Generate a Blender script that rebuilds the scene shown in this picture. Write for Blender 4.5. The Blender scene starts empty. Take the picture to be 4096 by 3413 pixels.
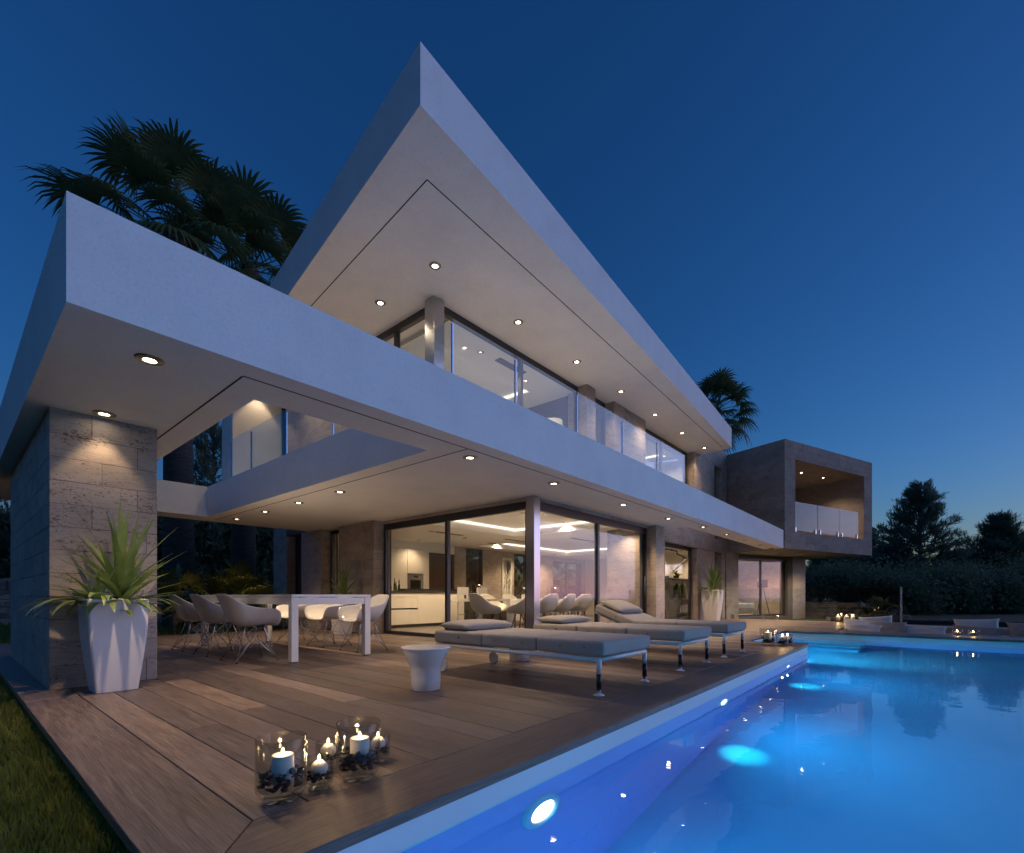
import bpy, bmesh, math, random
import numpy as np
from mathutils import Vector, Matrix, Euler
R = math.radians
sc = bpy.context.scene
C = sc.collection
# ------------------------------------------------------------------ camera
cam_d = bpy.data.cameras.new('camera'); cam = bpy.data.objects.new('camera', cam_d); C.objects.link(cam)
cam_d.sensor_width = 36; cam_d.lens = 17.02; cam_d.shift_y = 0.1659; cam_d.clip_start = 0.05; cam_d.clip_end = 3000
cam.location = (0, 0, 0.8); cam.rotation_euler = (R(90), 0, R(40.37 - 90)); sc.camera = cam
# ------------------------------------------------------------------ dusk sky
w = bpy.data.worlds.new('World'); sc.world = w; w.use_nodes = True
nt = w.node_tree; bg = nt.nodes['Background']
sky = nt.nodes.new('ShaderNodeTexSky'); sky.sky_type = 'NISHITA'; sky.sun_disc = False
sky.sun_elevation = R(0.3); sky.sun_rotation = R(90 + 42); sky.air_density = 1.0; sky.dust_density = 1.0; sky.ozone_density = 4.0
hs = nt.nodes.new('ShaderNodeHueSaturation'); hs.inputs['Saturation'].default_value = 1.05
nt.links.new(sky.outputs[0], hs.inputs['Color']); nt.links.new(hs.outputs[0], bg.inputs[0]); bg.inputs[1].default_value = 0.128
# ------------------------------------------------------------------ afterglow of the set sun, low over the sea
sun_d = bpy.data.lights.new('sun', 'SUN'); sun = bpy.data.objects.new('sun', sun_d); C.objects.link(sun)
sun_d.energy = 0.255; sun_d.angle = R(50); sun_d.color = (0.50, 0.575, 0.98)
SAZ, SEL = R(-42), R(14)
sd = Vector((math.cos(SAZ) * math.cos(SEL), math.sin(SAZ) * math.cos(SEL), math.sin(SEL)))
sun.rotation_euler = sd.to_track_quat('Z', 'Y').to_euler()
# ------------------------------------------------------------------ exposure and render settings
vs = sc.view_settings; vs.view_transform = 'Standard'; vs.look = 'None'; vs.exposure = 2.0; vs.gamma = 1.0; vs.use_curve_mapping = False
cy = sc.cycles; cy.use_denoising = True; cy.max_bounces = 10; cy.diffuse_bounces = 4; cy.glossy_bounces = 5
cy.transmission_bounces = 10; cy.transparent_max_bounces = 24; cy.sample_clamp_indirect = 3.0; cy.caustics_reflective = False; cy.caustics_refractive = True
cy.blur_glossy = 1.0; cy.use_adaptive_sampling = True; cy.adaptive_threshold = 0.015
try: cy.denoising_prefilter = 'ACCURATE'
except Exception: pass
rnd = random.Random(7)
WARM = (1.0, 0.70, 0.42)

# ------------------------------------------------------------------ materials
MATS = {}
def mat(name, col=(.5, .5, .5), rough=.5, metal=0., spec=None, trans=0., ior=None, emit=None, estr=0., coat=0.):
    m = bpy.data.materials.new(name); m.use_nodes = True; p = m.node_tree.nodes['Principled BSDF']
    p.inputs['Base Color'].default_value = (*col, 1); p.inputs['Roughness'].default_value = rough; p.inputs['Metallic'].default_value = metal
    if spec is not None: p.inputs['Specular IOR Level'].default_value = spec
    if trans: p.inputs['Transmission Weight'].default_value = trans
    if ior: p.inputs['IOR'].default_value = ior
    if emit: p.inputs['Emission Color'].default_value = (*emit, 1); p.inputs['Emission Strength'].default_value = estr
    if coat: p.inputs['Coat Weight'].default_value = coat; p.inputs['Coat Roughness'].default_value = .08
    MATS[name] = m; return m
def N(m, typ, **kw):
    n = m.node_tree.nodes.new('ShaderNode' + typ)
    for k, v in kw.items():
        if k in n.inputs.keys(): n.inputs[k].default_value = v
        else: setattr(n, k, v)
    return n
def L(m, a, b): m.node_tree.links.new(a, b)
def P(m): return m.node_tree.nodes['Principled BSDF']
def mapping(m, scale=(1, 1, 1), space='Object', rand=0.):
    if space == 'World': src = N(m, 'NewGeometry').outputs['Position']
    else: src = N(m, 'TexCoord').outputs[space]
    if rand:
        oi = N(m, 'ObjectInfo'); mu = N(m, 'Math', operation='MULTIPLY'); mu.inputs[1].default_value = rand; L(m, oi.outputs['Random'], mu.inputs[0])
        ad = N(m, 'VectorMath', operation='ADD'); L(m, src, ad.inputs[0]); L(m, mu.outputs[0], ad.inputs[1]); src = ad.outputs[0]
    mp = N(m, 'Mapping'); mp.inputs['Scale'].default_value = scale; L(m, src, mp.inputs['Vector']); return mp.outputs[0]
def noise(m, vec, scale, detail=4, rough=.55, dist=0.):
    n = N(m, 'TexNoise'); n.inputs['Scale'].default_value = scale; n.inputs['Detail'].default_value = detail; n.inputs['Roughness'].default_value = rough; n.inputs['Distortion'].default_value = dist
    L(m, vec, n.inputs['Vector']); return n.outputs['Fac']
def ramp(m, fac, stops):
    r = N(m, 'ValToRGB'); e = r.color_ramp.elements
    while len(e) < len(stops): e.new(.5)
    for k, (pos, c) in enumerate(stops):
        e[k].position = pos; e[k].color = (*c, 1) if isinstance(c, tuple) else (c, c, c, 1)
    L(m, fac, r.inputs[0]); return r.outputs[0]
def mixc(m, fac, a, b, typ='MIX'):
    n = N(m, 'Mix', data_type='RGBA', blend_type=typ)
    for s, v in ((n.inputs[0], fac), (n.inputs[6], a), (n.inputs[7], b)):
        if isinstance(v, (int, float)): s.default_value = v
        elif isinstance(v, tuple): s.default_value = (*v, 1)
        else: L(m, v, s)
    return n.outputs[2]
def bump(m, h, strength=.3, dist=.01):
    b = N(m, 'Bump'); b.inputs['Strength'].default_value = strength; b.inputs['Distance'].default_value = dist
    L(m, h, b.inputs['Height']); L(m, b.outputs[0], P(m).inputs['Normal']); return b

m = mat('plaster', (.80, .79, .78), .85)
v = mapping(m, space='World')
a = noise(m, v, 1.6, 8, .68); sp_ = noise(m, v, 46, 3, .7)
pc = ramp(m, a, [(.28, (.725, .72, .72)), (.5, (.785, .78, .775)), (.72, (.83, .82, .81))]); L(m, mixc(m, ramp(m, sp_, [(.36, .22), (.50, 0.)]), pc, (.50, .50, .52)), P(m).inputs['Base Color'])
bump(m, sp_, .3, .004)
m = mat('plaster_inside', (.80, .78, .75), .9)
m = mat('groove_shade_strip', (.02, .02, .02), .9)

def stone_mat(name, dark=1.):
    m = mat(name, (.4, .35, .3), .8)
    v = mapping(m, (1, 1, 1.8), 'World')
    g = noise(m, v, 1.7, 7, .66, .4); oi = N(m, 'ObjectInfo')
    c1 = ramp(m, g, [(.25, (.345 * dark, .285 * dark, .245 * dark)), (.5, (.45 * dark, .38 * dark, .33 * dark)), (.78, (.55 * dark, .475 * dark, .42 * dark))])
    c2 = mixc(m, 1., c1, ramp(m, oi.outputs['Random'], [(0., (.84, .84, .85)), (1., (1.06, 1.05, 1.03))]), 'MULTIPLY')
    fine = noise(m, v, 34, 4, .72, .2); big = noise(m, v, 4.5, 3, .55)
    ad = N(m, 'Math', operation='MULTIPLY_ADD'); ad.inputs[1].default_value = .55; L(m, big, ad.inputs[0]); L(m, fine, ad.inputs[2])
    pits = ramp(m, ad.outputs[0], [(.605, 1.), (.685, 0.)])
    wv = noise(m, mapping(m, (1, 1, 6), 'World'), 5., 6, .7, 1.5); vein = ramp(m, wv, [(.36, .6), (.47, 0.)])
    c3 = mixc(m, vein, c2, mixc(m, 1., c2, (.55, .5, .46), 'MULTIPLY'))
    L(m, mixc(m, pits, c3, mixc(m, 1., c3, (.42, .38, .36), 'MULTIPLY')), P(m).inputs['Base Color'])
    sb = N(m, 'Math', operation='SUBTRACT'); L(m, fine, sb.inputs[0]); L(m, pits, sb.inputs[1]); bump(m, sb.outputs[0], .45, .005)
    return m
stone_mat('stone'); mat('stone_joint', (.15, .13, .115), .95)
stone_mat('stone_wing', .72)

m = mat('deck_wood', (.15, .09, .06), .46)
v = mapping(m, (7, .45, 7), 'Object', rand=37.)
g = noise(m, v, 3.0, 9, .70, 1.6)
fine = noise(m, mapping(m, (60, 1.6, 60), 'Object', rand=19.), 3.0, 3, .65, .2)
oi = N(m, 'ObjectInfo')
base = ramp(m, g, [(.22, (.082, .057, .045)), (.42, (.168, .122, .098)), (.58, (.222, .167, .136)), (.80, (.325, .254, .212))])
tint = ramp(m, oi.outputs['Random'], [(0., (.88, .88, .88)), (1., (1.1, 1.1, 1.1))])
c = mixc(m, 1., mixc(m, 1., base, tint, 'MULTIPLY'), oi.outputs['Color'], 'MULTIPLY')
c = mixc(m, ramp(m, fine, [(.34, .75), (.56, 0.)]), c, mixc(m, 1., c, (.42, .39, .37), 'MULTIPLY'))
L(m, c, P(m).inputs['Base Color'])
L(m, ramp(m, g, [(.3, .34), (.8, .55)]), P(m).inputs['Roughness'])
ad = N(m, 'Math', operation='ADD'); L(m, g, ad.inputs[0]); L(m, fine, ad.inputs[1]); bump(m, ad.outputs[0], .55, .007)
mat('deck_base', (.03, .022, .018), .9)

m = mat('dark_wood', (.06, .035, .025), .35); v = mapping(m, (14, 14, .8), 'World'); g = noise(m, v, 2.5, 7, .65, .6)
L(m, ramp(m, g, [(.3, (.028, .014, .010)), (.7, (.10, .052, .034))]), P(m).inputs['Base Color']); bump(m, g, .2, .003)
m = mat('leg_wood', (.20, .10, .05), .4)
mat('alu', (.085, .085, .09), .38, .85); mat('steel', (.46, .46, .48), .25, 1.); mat('chrome', (.75, .75, .77), .08, 1.)
mat('rail_post', (.22, .27, .36), .15, 1.); mat('black', (.012, .012, .013), .25); mat('black_matte', (.02, .02, .022), .7)
mat('white_lacquer', (.80, .80, .80), .18, coat=.3); mat('white_metal', (.78, .78, .79), .3)
mat('chair_shell', (.80, .79, .77), .14, coat=.5)
mat('kitchen_white', (.74, .70, .62), .35); mat('counter_dark', (.04, .035, .03), .3); mat('floor_tile', (.13, .115, .10), .32)
m = mat('planter', (.66, .65, .67), .38); v = mapping(m, space='World'); bump(m, noise(m, v, 60, 3, .6), .06, .002)
mat('sea', (.012, .022, .04), .35); mat('soil', (.03, .022, .016), .95); mat('pool_light_lens', (.9, .95, 1.), .3, emit=(.9, .97, 1.), estr=1.2); mat('pool_light_rim', (.55, .65, .78), .25)
m = mat('fabric', (.47, .44, .41), .95); v = mapping(m, space='Object')
g = noise(m, mapping(m, (1, 1, 1), 'World'), 420, 2, .6); L(m, ramp(m, g, [(.3, (.335, .31, .28)), (.7, (.43, .40, .365))]), P(m).inputs['Base Color'])
w1 = noise(m, mapping(m, (1, 1, 1), 'World'), 7., 3, .55, .8); ad = N(m, 'Math', operation='MULTIPLY_ADD'); ad.inputs[1].default_value = .06; L(m, g, ad.inputs[0]); L(m, w1, ad.inputs[2]); bump(m, ad.outputs[0], .35, .03)
m = mat('fabric_pale', (.62, .60, .58), .95); g = noise(m, mapping(m, (1, 1, 1), 'World'), 300, 2, .6); bump(m, g, .2, .002)
m = mat('fabric_taupe', (.36, .30, .26), .95)
mat('wax', (.80, .78, .74), .5); mat('pebble', (.018, .019, .022), .32); mat('wick', (.02, .018, .015), .9)
mat('flame', (1, .8, .5), .5, emit=(1., .66, .30), estr=16.)
mat('lamp_lens', (1, .9, .8), .4, emit=(1., .82, .60), estr=7.); mat('lamp_lens_dim', (1, .9, .8), .4, emit=(1., .84, .64), estr=.35)
mat('cove', (1, .9, .8), .5, emit=(1., .84, .66), estr=.5)
mat('lampshade', (.75, .72, .66), .8, emit=(1., .78, .5), estr=.10); mat('lampshade_dark', (.25, .22, .22), .12, .9)
mat('oven_glass', (.01, .012, .015), .06); mat('bottle_glass', (.03, .05, .02), .05)
mat('vent', (.05, .05, .05), .7)
mat('fixture_ring', (.30, .28, .25), .25, .9)
mat('pool_wall_violet_tint', (.40, .34, .78), .4)  # violet of the fascia's reflection and wall light put into the wall colour
m = mat('pool_tile', (.22, .48, .74), .4); v = mapping(m, space='World')
g = noise(m, v, 1.2, 3, .5); L(m, ramp(m, g, [(.3, (.19, .45, .72)), (.7, (.25, .51, .77))]), P(m).inputs['Base Color'])
mat('pool_band', (.70, .73, .76), .55)
m = mat('art', (.7, .68, .62), .8)
m = mat('garden_stone', (.2, .2, .2), .9); v = mapping(m, (1, 1, 1.6), 'World'); vo = N(m, 'TexVoronoi'); vo.inputs['Scale'].default_value = 4.5; L(m, v, vo.inputs['Vector'])
L(m, ramp(m, vo.outputs['Color'], [(.2, (.15, .14, .13)), (.8, (.34, .32, .29))]), P(m).inputs['Base Color']); bump(m, noise(m, v, 9, 5, .6), .6, .03)
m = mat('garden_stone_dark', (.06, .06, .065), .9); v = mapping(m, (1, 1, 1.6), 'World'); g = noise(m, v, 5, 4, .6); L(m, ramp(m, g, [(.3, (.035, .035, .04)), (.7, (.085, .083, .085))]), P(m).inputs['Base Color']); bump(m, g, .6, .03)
m = mat('lawn', (.03, .05, .012), .95); v = mapping(m, space='World'); g = noise(m, v, 3., 4, .6); L(m, ramp(m, g, [(.3, (.014, .024, .007)), (.7, (.036, .056, .014))]), P(m).inputs['Base Color']); bump(m, noise(m, v, 40, 3, .7), .8, .04)
def leafmat(name, c0, c1, rough=.5, transl=.25):
    m = mat(name, c0, rough); oi = N(m, 'NewGeometry'); v = mapping(m, space='World'); g = noise(m, v, 6., 3, .6)
    L(m, ramp(m, g, [(.3, c0), (.7, c1)]), P(m).inputs['Base Color'])
    out = m.node_tree.nodes['Material Output']; tr = N(m, 'BsdfTranslucent'); L(m, ramp(m, g, [(.3, c0), (.7, c1)]), tr.inputs['Color'])
    mx = N(m, 'MixShader'); mx.inputs[0].default_value = transl; L(m, P(m).outputs[0], mx.inputs[1]); L(m, tr.outputs[0], mx.inputs[2]); L(m, mx.outputs[0], out.inputs['Surface']); return m
leafmat('yucca', (.14, .22, .06), (.27, .36, .12), .32, .25); leafmat('palm_leaf', (.08, .12, .045), (.14, .18, .07), .4, .35)
leafmat('shrub_leaf', (.09, .11, .025), (.16, .17, .045), .45, .25); leafmat('grass', (.11, .16, .03), (.26, .28, .06), .6, .4)
leafmat('pine_needle', (.09, .15, .11), (.14, .21, .14), .6, .4); leafmat('broadleaf', (.08, .14, .09), (.13, .20, .115), .55, .4)
m = mat('bark', (.07, .055, .045), .95); v = mapping(m, (1, 1, 9), 'World'); g = noise(m, v, 4., 5, .7); L(m, ramp(m, g, [(.3, (.035, .03, .026)), (.7, (.12, .10, .085))]), P(m).inputs['Base Color']); bump(m, g, .8, .03)

def thin_glass(name, tint=(1, 1, 1), rough=0., refl=1.5, solid=None):
    m = bpy.data.materials.new(name); m.use_nodes = True; n = m.node_tree.nodes; n.remove(n['Principled BSDF'])
    tr = N(m, 'BsdfTransparent'); tr.inputs[0].default_value = (*tint, 1); gl = N(m, 'BsdfGlossy'); gl.inputs['Roughness'].default_value = rough
    lw = N(m, 'LayerWeight'); lw.inputs['Blend'].default_value = .5; pw = N(m, 'Math', operation='POWER'); pw.inputs[1].default_value = 5.; L(m, lw.outputs['Facing'], pw.inputs[0])
    f0 = ((refl - 1) / (refl + 1)) ** 2; mr = N(m, 'MapRange'); mr.inputs['To Min'].default_value = f0; mr.inputs['To Max'].default_value = 1.; L(m, pw.outputs[0], mr.inputs['Value'])
    mx = N(m, 'MixShader'); L(m, mr.outputs[0], mx.inputs[0]); L(m, tr.outputs[0], mx.inputs[1]); L(m, gl.outputs[0], mx.inputs[2])
    last = mx.outputs[0]
    if solid:
        df = N(m, 'BsdfDiffuse'); df.inputs[0].default_value = (*solid[0], 1); m2 = N(m, 'MixShader'); m2.inputs[0].default_value = solid[1]; L(m, last, m2.inputs[1]); L(m, df.outputs[0], m2.inputs[2]); last = m2.outputs[0]
    L(m, last, n['Material Output'].inputs['Surface']); MATS[name] = m; return m
thin_glass('pane', (.97, .98, .98), 0., 1.55); thin_glass('rail_glass', (.90, .95, .96), 0., 1.45); thin_glass('frosted', (.60, .72, .76), .08, 1.5, ((.42, .54, .58), .20))
thin_glass('vase_glass', (.88, .89, .88), 0., 1.5); thin_glass('smoke_glass', (.68, .70, .69), 0., 1.45)
m = bpy.data.materials.new('water'); m.use_nodes = True; n_ = m.node_tree.nodes; n_.remove(n_['Principled BSDF'])
gb = N(m, 'BsdfGlass'); gb.inputs['IOR'].default_value = 1.333; gb.inputs['Roughness'].default_value = 0.; gb.inputs['Color'].default_value = (.93, .97, 1., 1)
v = mapping(m, (1, 1, 1), 'World'); g = noise(m, v, 2.3, 3, .5); bb = N(m, 'Bump'); bb.inputs['Strength'].default_value = .05; bb.inputs['Distance'].default_value = .05; L(m, g, bb.inputs['Height']); L(m, bb.outputs[0], gb.inputs['Normal'])
L(m, gb.outputs[0], n_['Material Output'].inputs['Surface']); MATS['water'] = m
m = mat('haze_unused', (.5, .5, .5)); bpy.data.materials.remove(m); del MATS['haze_unused']

# ------------------------------------------------------------------ mesh helpers
class MB:
    def __init__(s): s.v = []; s.f = []
    def add(s, vs, fs):
        o = len(s.v); s.v += [tuple(p) for p in vs]; s.f += [tuple(i + o for i in f) for f in fs]; return s
    def box(s, x0, y0, z0, x1, y1, z1, M=None):
        vs = [(x0, y0, z0), (x1, y0, z0), (x1, y1, z0), (x0, y1, z0), (x0, y0, z1), (x1, y0, z1), (x1, y1, z1), (x0, y1, z1)]
        if M is not None: vs = [M @ Vector(p) for p in vs]
        return s.add(vs, [(0, 3, 2, 1), (4, 5, 6, 7), (0, 1, 5, 4), (1, 2, 6, 5), (2, 3, 7, 6), (3, 0, 4, 7)])
    def prism(s, poly, z0, z1):
        n = len(poly); vs = [(x, y, z0) for x, y in poly] + [(x, y, z1) for x, y in poly]
        return s.add(vs, [tuple(range(n - 1, -1, -1)), tuple(range(n, 2 * n))] + [(i, (i + 1) % n, n + (i + 1) % n, n + i) for i in range(n)])
    def tube(s, pts, rad, n=8, caps=True):
        pts = [Vector(p) for p in pts]; k = len(pts); rad = rad if isinstance(rad, (list, tuple)) else [rad] * k; rings = []; up = Vector((0, 0, 1)); a = None
        for i, p in enumerate(pts):
            d = (pts[min(i + 1, k - 1)] - pts[max(i - 1, 0)]).normalized()
            if a is None: a = d.cross(up if abs(d.dot(up)) < .95 else Vector((1, 0, 0))).normalized()
            else:
                a = a - d * a.dot(d); a = a.normalized() if a.length > 1e-4 else d.orthogonal().normalized()
            b = d.cross(a).normalized()
            rings.append([p + (a * math.cos(t) + b * math.sin(t)) * rad[i] for t in [2 * math.pi * j / n for j in range(n)]])
        vs = [q for r_ in rings for q in r_]; fs = []
        for i in range(k - 1):
            for j in range(n): fs.append((i * n + j, i * n + (j + 1) % n, (i + 1) * n + (j + 1) % n, (i + 1) * n + j))
        if caps: fs += [tuple(range(n - 1, -1, -1)), tuple((k - 1) * n + j for j in range(n))]
        return s.add(vs, fs)
    def lathe(s, prof, n=32, c=(0, 0, 0), closed=False):
        k = len(prof); vs = [(c[0] + r * math.cos(2 * math.pi * j / n), c[1] + r * math.sin(2 * math.pi * j / n), c[2] + z) for r, z in prof for j in range(n)]; fs = []
        for i in range(k if closed else k - 1):
            i2 = (i + 1) % k
            for j in range(n): fs.append((i * n + j, i * n + (j + 1) % n, i2 * n + (j + 1) % n, i2 * n + j))
        return s.add(vs, fs)
    def disc(s, c, r, n=24, up=True, ax='z'):
        vs = []
        for j in range(n):
            t = 2 * math.pi * j / n; a, b = r * math.cos(t), r * math.sin(t)
            vs.append((c[0] + a, c[1] + b, c[2]) if ax == 'z' else (c[0] + a, c[1], c[2] + b))
        f = tuple(range(n)); return s.add(vs, [f if up else f[::-1]])
    def build(s, name, material, parent=None, smooth=False, bevel=0., off=None, subsurf=0, seg=1, solid=0.):
        me = bpy.data.meshes.new(name)
        vs = s.v
        if off is not None: vs = [(a - off[0], b - off[1], c_ - off[2]) for a, b, c_ in vs]
        me.from_pydata(vs, [], s.f); me.update()
        if bevel or smooth:
            bm = bmesh.new(); bm.from_mesh(me)
            if bevel: bmesh.ops.bevel(bm, geom=bm.edges[:], offset=bevel, segments=seg, affect='EDGES', profile=.6)
            bmesh.ops.recalc_face_normals(bm, faces=bm.faces[:])
            bm.to_mesh(me); bm.free()
        return link(name, me, material, parent, smooth, subsurf, solid)
def link(name, me, material, parent=None, smooth=False, subsurf=0, solid=0.):
    if material and not me.materials: me.materials.append(MATS[material])
    if smooth: me.polygons.foreach_set('use_smooth', [True] * len(me.polygons))
    o = bpy.data.objects.new(name, me); C.objects.link(o)
    if parent is not None: o.parent = parent
    if solid: md = o.modifiers.new('s', 'SOLIDIFY'); md.thickness = solid; md.offset = 0
    if subsurf: md = o.modifiers.new('ss', 'SUBSURF'); md.levels = subsurf; md.render_levels = subsurf
    return o
def tag(o, label=None, cat=None, group=None, kind=None):
    if label: o['label'] = label
    if cat: o['category'] = cat
    if group: o['group'] = group
    if kind: o['kind'] = kind
    return o
def thing(name, label, cat, loc=(0, 0, 0), rz=0., group=None):
    o = bpy.data.objects.new(name, None); C.objects.link(o); o.location = loc; o.rotation_euler = (0, 0, rz); o.empty_display_size = .1
    return tag(o, label, cat, group)
def tree_copy(o, parent=None):
    c_ = o.copy(); C.objects.link(c_)
    if parent is not None: c_.parent = parent
    for ch in o.children: tree_copy(ch, c_)
    return c_
def spot(name, loc, direction, power, size=100, blend=.5, col=WARM, parent=None, rad=.03):
    d = bpy.data.lights.new(name, 'SPOT'); d.energy = power; d.spot_size = R(size); d.spot_blend = blend; d.color = col; d.shadow_soft_size = rad
    o = bpy.data.objects.new(name, d); C.objects.link(o); o.location = loc; o.rotation_euler = Vector(direction).to_track_quat('-Z', 'Y').to_euler()
    if parent is not None: o.parent = parent
    return o
def point(name, loc, power, col=WARM, rad=.05, parent=None):
    d = bpy.data.lights.new(name, 'POINT'); d.energy = power; d.color = col; d.shadow_soft_size = rad
    o = bpy.data.objects.new(name, d); C.objects.link(o); o.location = loc
    if parent is not None: o.parent = parent
    return o
_bev = {}
def brick_mesh(w_, h_, t_, bev=.0022):
    k = (round(w_, 3), round(h_, 3), round(t_, 3))
    if k not in _bev:
        b = MB().box(0, 0, 0, w_, t_, h_); me = bpy.data.meshes.new('stone'); me.from_pydata(b.v, [], b.f); bm = bmesh.new(); bm.from_mesh(me)
        bmesh.ops.bevel(bm, geom=bm.edges[:], offset=min(bev, w_ / 3), segments=1, affect='EDGES'); bmesh.ops.recalc_face_normals(bm, faces=bm.faces[:]); bm.to_mesh(me); bm.free(); _bev[k] = me
    return _bev[k]
# ================================================================== ground, pool, deck
GZ = -.13
b = MB(); BIG = 1500
for x0, y0, x1, y1 in ((-BIG, 2.6, BIG, BIG), (-BIG, -40., -3.2, 2.6), (-3.2, -40., 18.6, -7.2), (18.6, -40., BIG, 2.6), (-3.2, 1.62, .46, 2.6)):
    b.add([(x0, y0, GZ), (x1, y0, GZ), (x1, y1, GZ), (x0, y1, GZ)], [(0, 1, 2, 3)])
tag(b.build('ground', 'lawn'), kind='structure')
tag(MB().add([(-BIG, -BIG, -6.), (BIG, -BIG, -6.), (BIG, -40., -6.), (-BIG, -40., -6.)], [(0, 1, 2, 3)]).add([(-BIG, -40., -6.), (BIG, -40., -6.), (BIG, -40., GZ), (-BIG, -40., GZ)], [(0, 1, 2, 3)]).build('sea', 'sea'), kind='structure')

PX0, PX1, PY0, PY1, PY2, NX = -3., 12.8, -7., 1.49, 2.45, 9.42
WZ, FZ, TZ = -.15, -1.5, -.045
pool = MB()
outline = [(PX0, PY0), (PX1, PY0), (PX1, PY2), (NX, PY2), (NX, PY1), (PX0, PY1)]
pool.add([(x, y, FZ) for x, y in outline], [tuple(range(6))]); pw_ = MB()
for i in range(6):
    (xa, ya), (xb, yb) = outline[i], outline[(i + 1) % 6]
    pw_.add([(xa, ya, FZ), (xb, yb, FZ), (xb, yb, -.17), (xa, ya, -.17)], [(3, 2, 1, 0)])
basin = tag(pool.build('pool_basin', 'pool_tile'), kind='structure'); pw_.build('pool_wall', 'pool_wall_violet_tint', basin)
bd = MB()
for i in range(6):   # pale band between the water line and the coping, with real thickness
    (xa, ya), (xb, yb) = outline[i], outline[(i + 1) % 6]; d = Vector((xb - xa, yb - ya)).normalized(); n = Vector((d.y, -d.x)) * .20; q = n * .05
    if i == 3: yb += .204
    bd.add([(xa - q.x * 0, ya - q.y * 0, -.17), (xb, yb, -.17), (xb + n.x, yb + n.y, -.17), (xa + n.x, ya + n.y, -.17), (xa, ya, TZ - .003), (xb, yb, TZ - .003), (xb + n.x, yb + n.y, TZ - .003), (xa + n.x, ya + n.y, TZ - .003)],
           [(0, 3, 2, 1), (4, 5, 6, 7), (0, 1, 5, 4), (1, 2, 6, 5), (2, 3, 7, 6), (3, 0, 4, 7)])
bd.build('rim_band', 'pool_band', basin)
for k in range(4):
    s = MB().box(PX1 - .001 - .34 * (k + 1), .95, FZ + .002, PX1 - .001 - .34 * k, PY2 - .002, WZ - .06 - .27 * k); s.build('pool_step', 'pool_tile', basin, bevel=.01)
# underwater lights in the wall
def pool_fixture(x, y, z, rz):
    rim = MB(); rim.lathe([(.10, 0), (.105, .022), (.15, .018), (.158, 0)], 36); ob = rim.build('pool_light', 'pool_light_rim', basin, smooth=True); ob.location = (x, y, z); ob.rotation_euler = (R(90), 0, rz)
    ln = MB(); ln.lathe([(.0005, .016), (.05, .015), (.10, .010)], 36); ln.build('lens', 'pool_light_lens', ob, smooth=True)
for k, fx in enumerate((-.95, 1.98, 4.90, 7.82)):
    z = -.49; y = PY1; pool_fixture(fx, y - .001, z, 0)
    spot('pool_lamp', (fx, y - .06, z), (-.42, -.24, -1.), 26., 23, 1., (.02, .92, 1.), None, .03)
    spot('pool_lamp', (fx, y - .06, z), (.25, -1., -.30), 24., 165, 1., (.02, .58, 1.), None, .05)
for k, (fx, fy, d) in enumerate(((-2.9, -1.5, (1, 0, -.2)), (-2.9, -5., (1, 0, -.2)), (1.5, -6.9, (0, 1, -.2)), (5.5, -6.9, (0, 1, -.2)), (9.5, -6.9, (0, 1, -.2)))):  # unseen lamps and fixtures added on the other walls to light the pool evenly
    pool_fixture(fx - (.099 if d[0] else 0), fy - (.099 if d[1] else 0), -.6, R(90) if d[0] else R(180))
    spot('pool_lamp', (fx, fy, -.6), d, 52., 165, 1., (.01, .58, 1.), None, .08)
pool_fixture(NX + .001, 1.97, -.55, R(90))
spot('pool_lamp', (NX + .06, 1.97, -.55), (1., -.55, -.25), 70., 150, .9, (.02, .75, 1.), None, .05)
wt = MB(); wt.add([(x, y, WZ) for x, y in outline], [tuple(range(6))]); tag(wt.build('water', 'water'), kind='structure')

# ---- deck
deck = MB()
for x0, y0, x1, y1 in ((.46, 1.55, NX - .02, 12.), (NX - .02, PY2 + .03, 13.72, 9.), (13.72, 1.56, 18.5, 9.), (12.85, -7., 13.70, PY2 + .03)):
    deck.box(x0, y0, -.24, x1, y1, -.034)
deck = tag(deck.build('deck', 'deck_base'), kind='structure')
MB().box(.425, 1.70, -.35, .452, 11.9, -.046).build('skirting', 'pool_band', deck)
def wood_tint():
    k = rnd.random(); g_ = rnd.uniform(.72, .95) if k < .45 else (rnd.uniform(.95, 1.12) if k < .86 else rnd.uniform(1.45, 1.75)); w_ = rnd.uniform(-.05, .05); return (g_ * (1 + w_), g_, g_ * (1 - w_), 1)
def plank(cx, cy, wd, ln, th=.030, rot=0., dz=0., poly=None, bev=.0025, tint=None):
    b = MB()
    if poly: b.prism(poly, -th, 0)
    else: b.box(-wd / 2, -ln / 2, -th, wd / 2, ln / 2, 0)
    o = b.build('plank', 'deck_wood', deck, bevel=bev); o.location = (cx, cy, dz); o.rotation_euler = (rnd.uniform(-.0007, .0007), rnd.uniform(-.004, .004) if not poly else 0, rot); o.color = tint or wood_tint(); return o
pitch, gap = .2075, .005
x = .722; xe = []
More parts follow.
